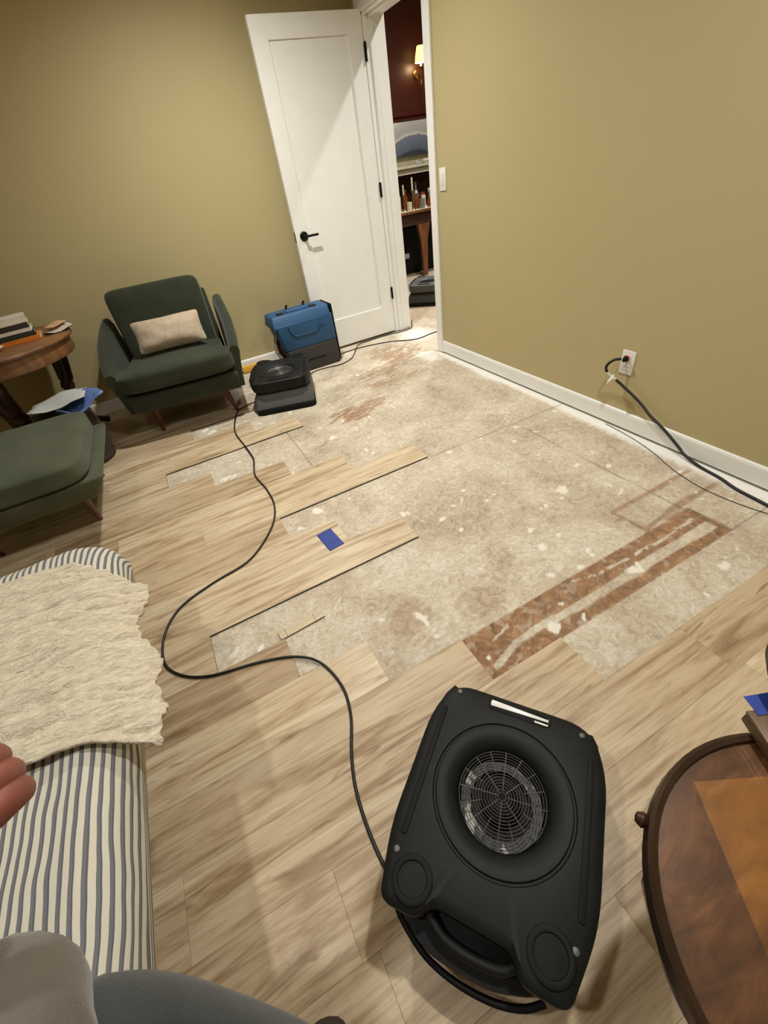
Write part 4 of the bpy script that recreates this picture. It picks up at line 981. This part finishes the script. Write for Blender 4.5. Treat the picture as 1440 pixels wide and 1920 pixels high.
# throw
def throw_mesh():
    bm = bmesh.new(); nx_, ny_ = 230, 190
    RE = [(-.316, .528), (-.312, .534), (-.318, .541), (-.313, .555), (-.307, .595), (-.308, .634), (-.321, .670), (-.317, .688), (-.307, .718), (-.312, .754), (-.334, .800), (-.348, .838), (-.341, .889), (-.328, .915), (-.318, .945), (-.318, .985)]
    BE = [(-1.20, .620), (-.90, .615), (-.70, .605), (-.582, .602), (-.526, .596), (-.449, .587), (-.388, .564), (-.345, .542), (-.316, .528)]
    TE = [(-1.20, 1.205), (-.90, 1.205), (-.687, 1.200), (-.594, 1.193), (-.496, 1.165), (-.440, 1.115), (-.396, 1.069), (-.350, 1.010), (-.318, .985)]
    def samp(P, n):
        P = np.array(P); d = np.r_[0, np.cumsum(np.hypot(*np.diff(P, axis=0).T))]; t = np.linspace(0, d[-1], n+1)
        return np.stack([np.interp(t, d, P[:, 0]), np.interp(t, d, P[:, 1])], 1)
    B, Tt, Rr_ = samp(BE, nx_), samp(TE, nx_), samp(RE, ny_); Lf = samp([BE[0], TE[0]], ny_)
    vs = []
    for j in range(ny_+1):
        row = []; v = j/ny_
        for i in range(nx_+1):
            u = i/nx_
            p = (1-v)*B[i]+v*Tt[i]+(1-u)*Lf[j]+u*Rr_[j]-((1-u)*(1-v)*B[0]+u*(1-v)*B[-1]+(1-u)*v*Tt[0]+u*v*Tt[-1])
            x, y = float(p[0]), float(p[1])
            dx = max(0, x-(BX1-.0825)); dy = max(0, y-(BY1-.0825)); q = math.hypot(dx, dy); r = .0825
            z = .502-.5*q*q/(q+.11)
            bend = noise.noise(Vector((x*3.0, y*3.0, 5)))*.06
            w = .0085*noise.noise(Vector((x*9, (y+bend)*42, 0)))+.0050*noise.noise(Vector((x*30, (y+bend)*85, 2)))+.010*max(0, noise.noise(Vector((x*5, y*11+x*4, 7))))
            amp = .40+1.1*sm_(.35, 1.0, u)
            z += w*amp+.006
            rag = max(0, 1-(1-u)*18); x += rag*(.006*noise.noise(Vector((y*60, 3, 1)))+.003*noise.noise(Vector((y*150, 3, 1)))); z += rag*.008*noise.noise(Vector((y*50, 9, 1)))
            row.append(bm.verts.new((x, y, z)))
        vs.append(row)
    for j in range(ny_):
        for i in range(nx_): bm.faces.new((vs[j][i], vs[j][i+1], vs[j+1][i+1], vs[j+1][i]))
    return bm
def sm_(a, b, v): t = min(1, max(0, (v-a)/(b-a))); return t*t*(3-2*t)
o = obj('throw_blanket', throw_mesh(), M['muslin'], ang=180); s = o.modifiers.new('s', 'SOLIDIFY'); s.thickness = .008; s.offset = 1
set_tags(o, 'crinkled cream muslin throw laid across the striped bench', 'blanket')

# ------------------------------------------------------------------ round side table at the right edge
rt = thing('side_table', 'round brown side table with dark metal rim at the lower right', 'table', (.437, -.195, 0))
r0 = .237
bm = bmesh.new(); lathe(bm, [(0, .478), (r0-.006, .478), (r0-.006, .494), (0, .494)], 72); obj('table_top', bm, M['tray'], rt)
bm = bmesh.new(); lathe(bm, [(r0-.008, .470), (r0, .468), (r0+.005, .476), (r0+.004, .500), (r0-.001, .504), (r0-.008, .502), (r0-.010, .490)], 72, close=False); rm = obj('rim', bm, M['tray_rim'], rt)
bm = bmesh.new(); lathe(bm, [(0, 0), (.007, 0), (.011, .008), (.007, .016), (0, .018)], 14, Rz(R(118)) @ T(r0+.002, 0, .486) @ Ry(R(90))); obj('knob', bm, M['tray_rim'], rm)
for k in range(3):
    a = R(-30+120*k); bm = bmesh.new(); tube(bm, [(.15, 0, .475), (.15, 0, .25), (.155, 0, .012)], .012, 10, 4, rad=[.015, .012, .012], M=Rz(a)); obj('leg', bm, M['tray_rim'], rt)
bm = bmesh.new(); lathe(bm, [(.142, .19), (.150, .186), (.158, .19), (.150, .194)], 40, close=False); bmesh.ops.remove_doubles(bm, verts=bm.verts, dist=1e-5); obj('brace_ring', bm, M['tray_rim'], rt)
# board on the table
t = thing('wooden_box', 'flat brown wooden box lying across the round side table edge', 'box', (.578, -.122, .5045), R(-28))
bm = bmesh.new(); box(bm, -.095, .095, -.13, .13, 0, .020, .003); obj('body', bm, wood('board_wood', [(.3, srgb(72, 50, 34)), (.7, srgb(104, 76, 50))], (4, 12, 1), .4), t)
bm = bmesh.new(); box(bm, -.096, .096, -.131, .131, .0205, .028, .003); obj('lid', bm, wood('board_lid', [(.3, srgb(84, 60, 40)), (.7, srgb(116, 86, 58))], (12, 4, 1), .35), t)
bm = bmesh.new(); box(bm, -.05, .05, -.015, .015, 0, .0006); o = obj('tape_strip', bm, M['tape']); o.location = (.612, .020, .5335); o.rotation_euler = (0, 0, R(-22)); set_tags(o, 'blue tape strip under the dark bowl on the wooden box', 'tape')
t = thing('bowl', 'dark round bowl at the right edge on the wooden box', 'bowl', (.655, .005, .5345))
bm = bmesh.new(); lathe(bm, [(0, 0), (.035, 0), (.06, .02), (.075, .055), (.072, .057), (.056, .024), (.032, .005), (0, .005)], 40); obj('body', bm, M['shoe'], t)

# ------------------------------------------------------------------ the seated person
def skin(name, verts, edges, mat, parent, root=0, sub=2, loc=None):
    me = bpy.data.meshes.new(name); me.from_pydata([v[0] for v in verts], edges, []); me.update()
    o = link(bpy.data.objects.new(name, me)); mo = o.modifiers.new('k', 'SKIN'); mo.use_smooth_shade = True
    sv = me.skin_vertices[0].data
    for i, v in enumerate(verts):
        r = v[1]; sv[i].radius = r if isinstance(r, tuple) else (r, r); sv[i].use_root = (i == root)
    sb = o.modifiers.new('u', 'SUBSURF'); sb.levels = sub; sb.render_levels = sub
    dg = bpy.context.evaluated_depsgraph_get(); ev = o.evaluated_get(dg); m2 = bpy.data.meshes.new_from_object(ev)
    for p in m2.polygons: p.use_smooth = True
    m2.materials.clear(); m2.materials.append(mat)
    o.modifiers.clear(); o.data = m2; o.parent = parent
    return o
pp = thing('person', 'person seated on the striped bench in slate trousers with left fist at the left edge', 'person', (-.60, -.35, 0))
base = Vector((-.60, -.35, 0))
def L(*p): return tuple(Vector(p)-base)
W = dict(kR=(-.388, .178, .600), kL=(-.46, .160, .60), wL=(-.37, .222, .914))
bv = [(L(-.60, -.36, .62), (.15, .12)), (L(-.59, -.33, .76), (.14, .11)), (L(-.59, -.32, .90), (.14, .11)), (L(-.60, -.31, 1.03), (.15, .11)), (L(-.60, -.30, 1.18), .058), (L(-.592, -.275, 1.245), .066), (L(-.585, -.265, 1.325), (.082, .090)), (L(-.588, -.275, 1.395), (.078, .088)),
      (L(-.50, -.34, .60), .085), (L(*W['kR']), .055), (L(-.300, .105, .30), .05), (L(-.262, .05, .09), .036), (L(-.250, .10, .035), .033),
      (L(-.69, -.30, .60), .085), (L(*W['kL']), .055), (L(-.62, .10, .56), .05), (L(-.80, .03, .545), .036), (L(-.86, .10, .54), .033),
      (L(-.44, -.35, 1.13), .055), (L(-.22, -.38, .98), .04), (L(-.07, -.22, 1.15), .027), (L(-.76, -.24, 1.13), .055), (L(-.74, .03, .86), .04), (L(*W['wL']), .028), (L(-.318, .245, .922), (.030, .030)), (L(-.290, .258, .926), (.036, .034))]
be = [(0, 1), (1, 2), (2, 3), (3, 4), (4, 5), (5, 6), (6, 7), (0, 8), (8, 9), (9, 10), (10, 11), (11, 12), (0, 13), (13, 14), (14, 15), (15, 16), (16, 17), (3, 18), (18, 19), (19, 20), (3, 21), (21, 22), (22, 23), (23, 24), (24, 25)]
body = skin('body', bv, be, M['skin'], pp)
# fingers of both hands, nose and ears grow out of the same surface
def finger(points, r): return skin('finger', [(L(*p), rr) for p, rr in zip(points, r)], [(i, i+1) for i in range(len(points)-1)], M['skin'], None)
extra = []
def hand(wrist, palm, view, spread=.0155, tight=1.0):
    wv, pv = Vector(wrist), Vector(palm); f = (pv-wv).normalized(); d = (Vector(view)-f*Vector(view).dot(f)).normalized(); s = f.cross(d).normalized()
    for k, (ln, off) in enumerate(((.92, 1.5), (1.0, .5), (.95, -.5), (.78, -1.5))):
        b = pv+s*off*spread*1.12
        pts = [b-f*.016-d*.004, b+f*.010-d*.004, b+f*(.026*ln)+d*.014*tight, b+f*(.022*ln)+d*.036*tight, b-f*.002+d*.040*tight, b-f*.010+d*.022*tight]
        extra.append(finger([tuple(p) for p in pts], [.0145, .0155, .0142, .0125, .0105, .0090]))
    b = pv+s*spread*1.6-f*.035
    pts = [b, b+s*.012+f*.012+d*.012, b+s*.008+f*.032+d*.034, b-s*.010+f*.046+d*.050]
    extra.append(finger([tuple(p) for p in pts], [.013, .012, .0105, .0088]))
hand((-.37, .222, .914), (-.281, .262, .927), (-.3, .3, -.5), .0150, 1.0)
hand((-.07, -.22, 1.15), (-.045, -.15, 1.185), (-.6, .3, .2), .016, .7)
for p, r in (([(-.575, -.185, 1.345), (-.568, -.155, 1.320), (-.575, -.185, 1.305)], [.010, .012, .010]), ([(-.668, -.270, 1.345), (-.676, -.275, 1.320)], [.010, .008]), ([(-.502, -.285, 1.345), (-.494, -.29, 1.320)], [.010, .008])):
    extra.append(finger(p, r))
bm = bmesh.new(); bm.from_mesh(body.data)
for e_ in extra: bm.from_mesh(e_.data); bpy.data.objects.remove(e_)
bm.to_mesh(body.data); bm.free()
for p in body.data.polygons: p.use_smooth = True
# hair
bm = bmesh.new(); cushion(bm, .192, .205, .17, 8, 2.1, 0, M=T(*L(-.590, -.300, 1.385)) @ Rx(R(-25)))
for v in bm.verts: v.co += Vector((0, 0, .008))*noise.noise(v.co*30)
obj('hair', bm, M['hair'], pp, ang=180)
# sweater: torso and sleeves
sv = [(L(-.60, -.36, .64), (.165, .135)), (L(-.59, -.33, .74), (.160, .13)), (L(-.59, -.32, .90), (.16, .13)), (L(-.60, -.31, 1.05), (.165, .125)), (L(-.60, -.30, 1.17), .075),
      (L(-.44, -.35, 1.13), .072), (L(-.22, -.38, .98), .056), (L(-.105, -.26, 1.115), .042), (L(-.76, -.24, 1.13), .072), (L(-.745, .02, .87), .056), (L(-.45, .185, .905), .042)]
skin('sweater', sv, [(0, 1), (1, 2), (2, 3), (3, 4), (3, 5), (5, 6), (6, 7), (3, 8), (8, 9), (9, 10)], M['sweater'], pp)
# trousers
tv = [(L(-.60, -.36, .62), (.16, .13)), (L(-.50, -.34, .60), .10), (L(-.45, -.10, .60), .088), (L(*W['kR']), (.082, .078)), (L(-.312, .112, .33), .060), (L(-.264, .055, .12), .052),
      (L(-.69, -.30, .60), .10), (L(-.56, -.06, .60), .088), (L(*W['kL']), .072), (L(-.62, .10, .565), .060), (L(-.77, .045, .55), .052)]
skin('trousers', tv, [(0, 1), (1, 2), (2, 3), (3, 4), (4, 5), (0, 6), (6, 7), (7, 8), (8, 9), (9, 10)], M['denim'], pp)
for x, y, zz in ((-.262, .0, 0), (-.86, .0, .52)):
    o = skin('shoe', [(L(x-.010, y, .055+zz), (.055, .062)), (L(x, y+.06, .055+zz), (.054, .052)), (L(x+.008, y+.120, .045+zz), (.048, .040))], [(0, 1), (1, 2)], M['shoe'], pp)
# grey blanket bunched over the left knee
lb = skin('lap_blanket', [((-.60, -.14, .69), .11), ((-.47, .07, .70), .112), ((-.400, .195, .685), (.092, .088)), ((-.395, .245, .635), (.070, .060)), ((-.31, .035, .79), .085)], [(0, 1), (1, 2), (2, 3), (1, 4)], M['sweater'], None)
set_tags(lb, 'warm grey knitted lap blanket bunched over the left knee of the person', 'blanket')
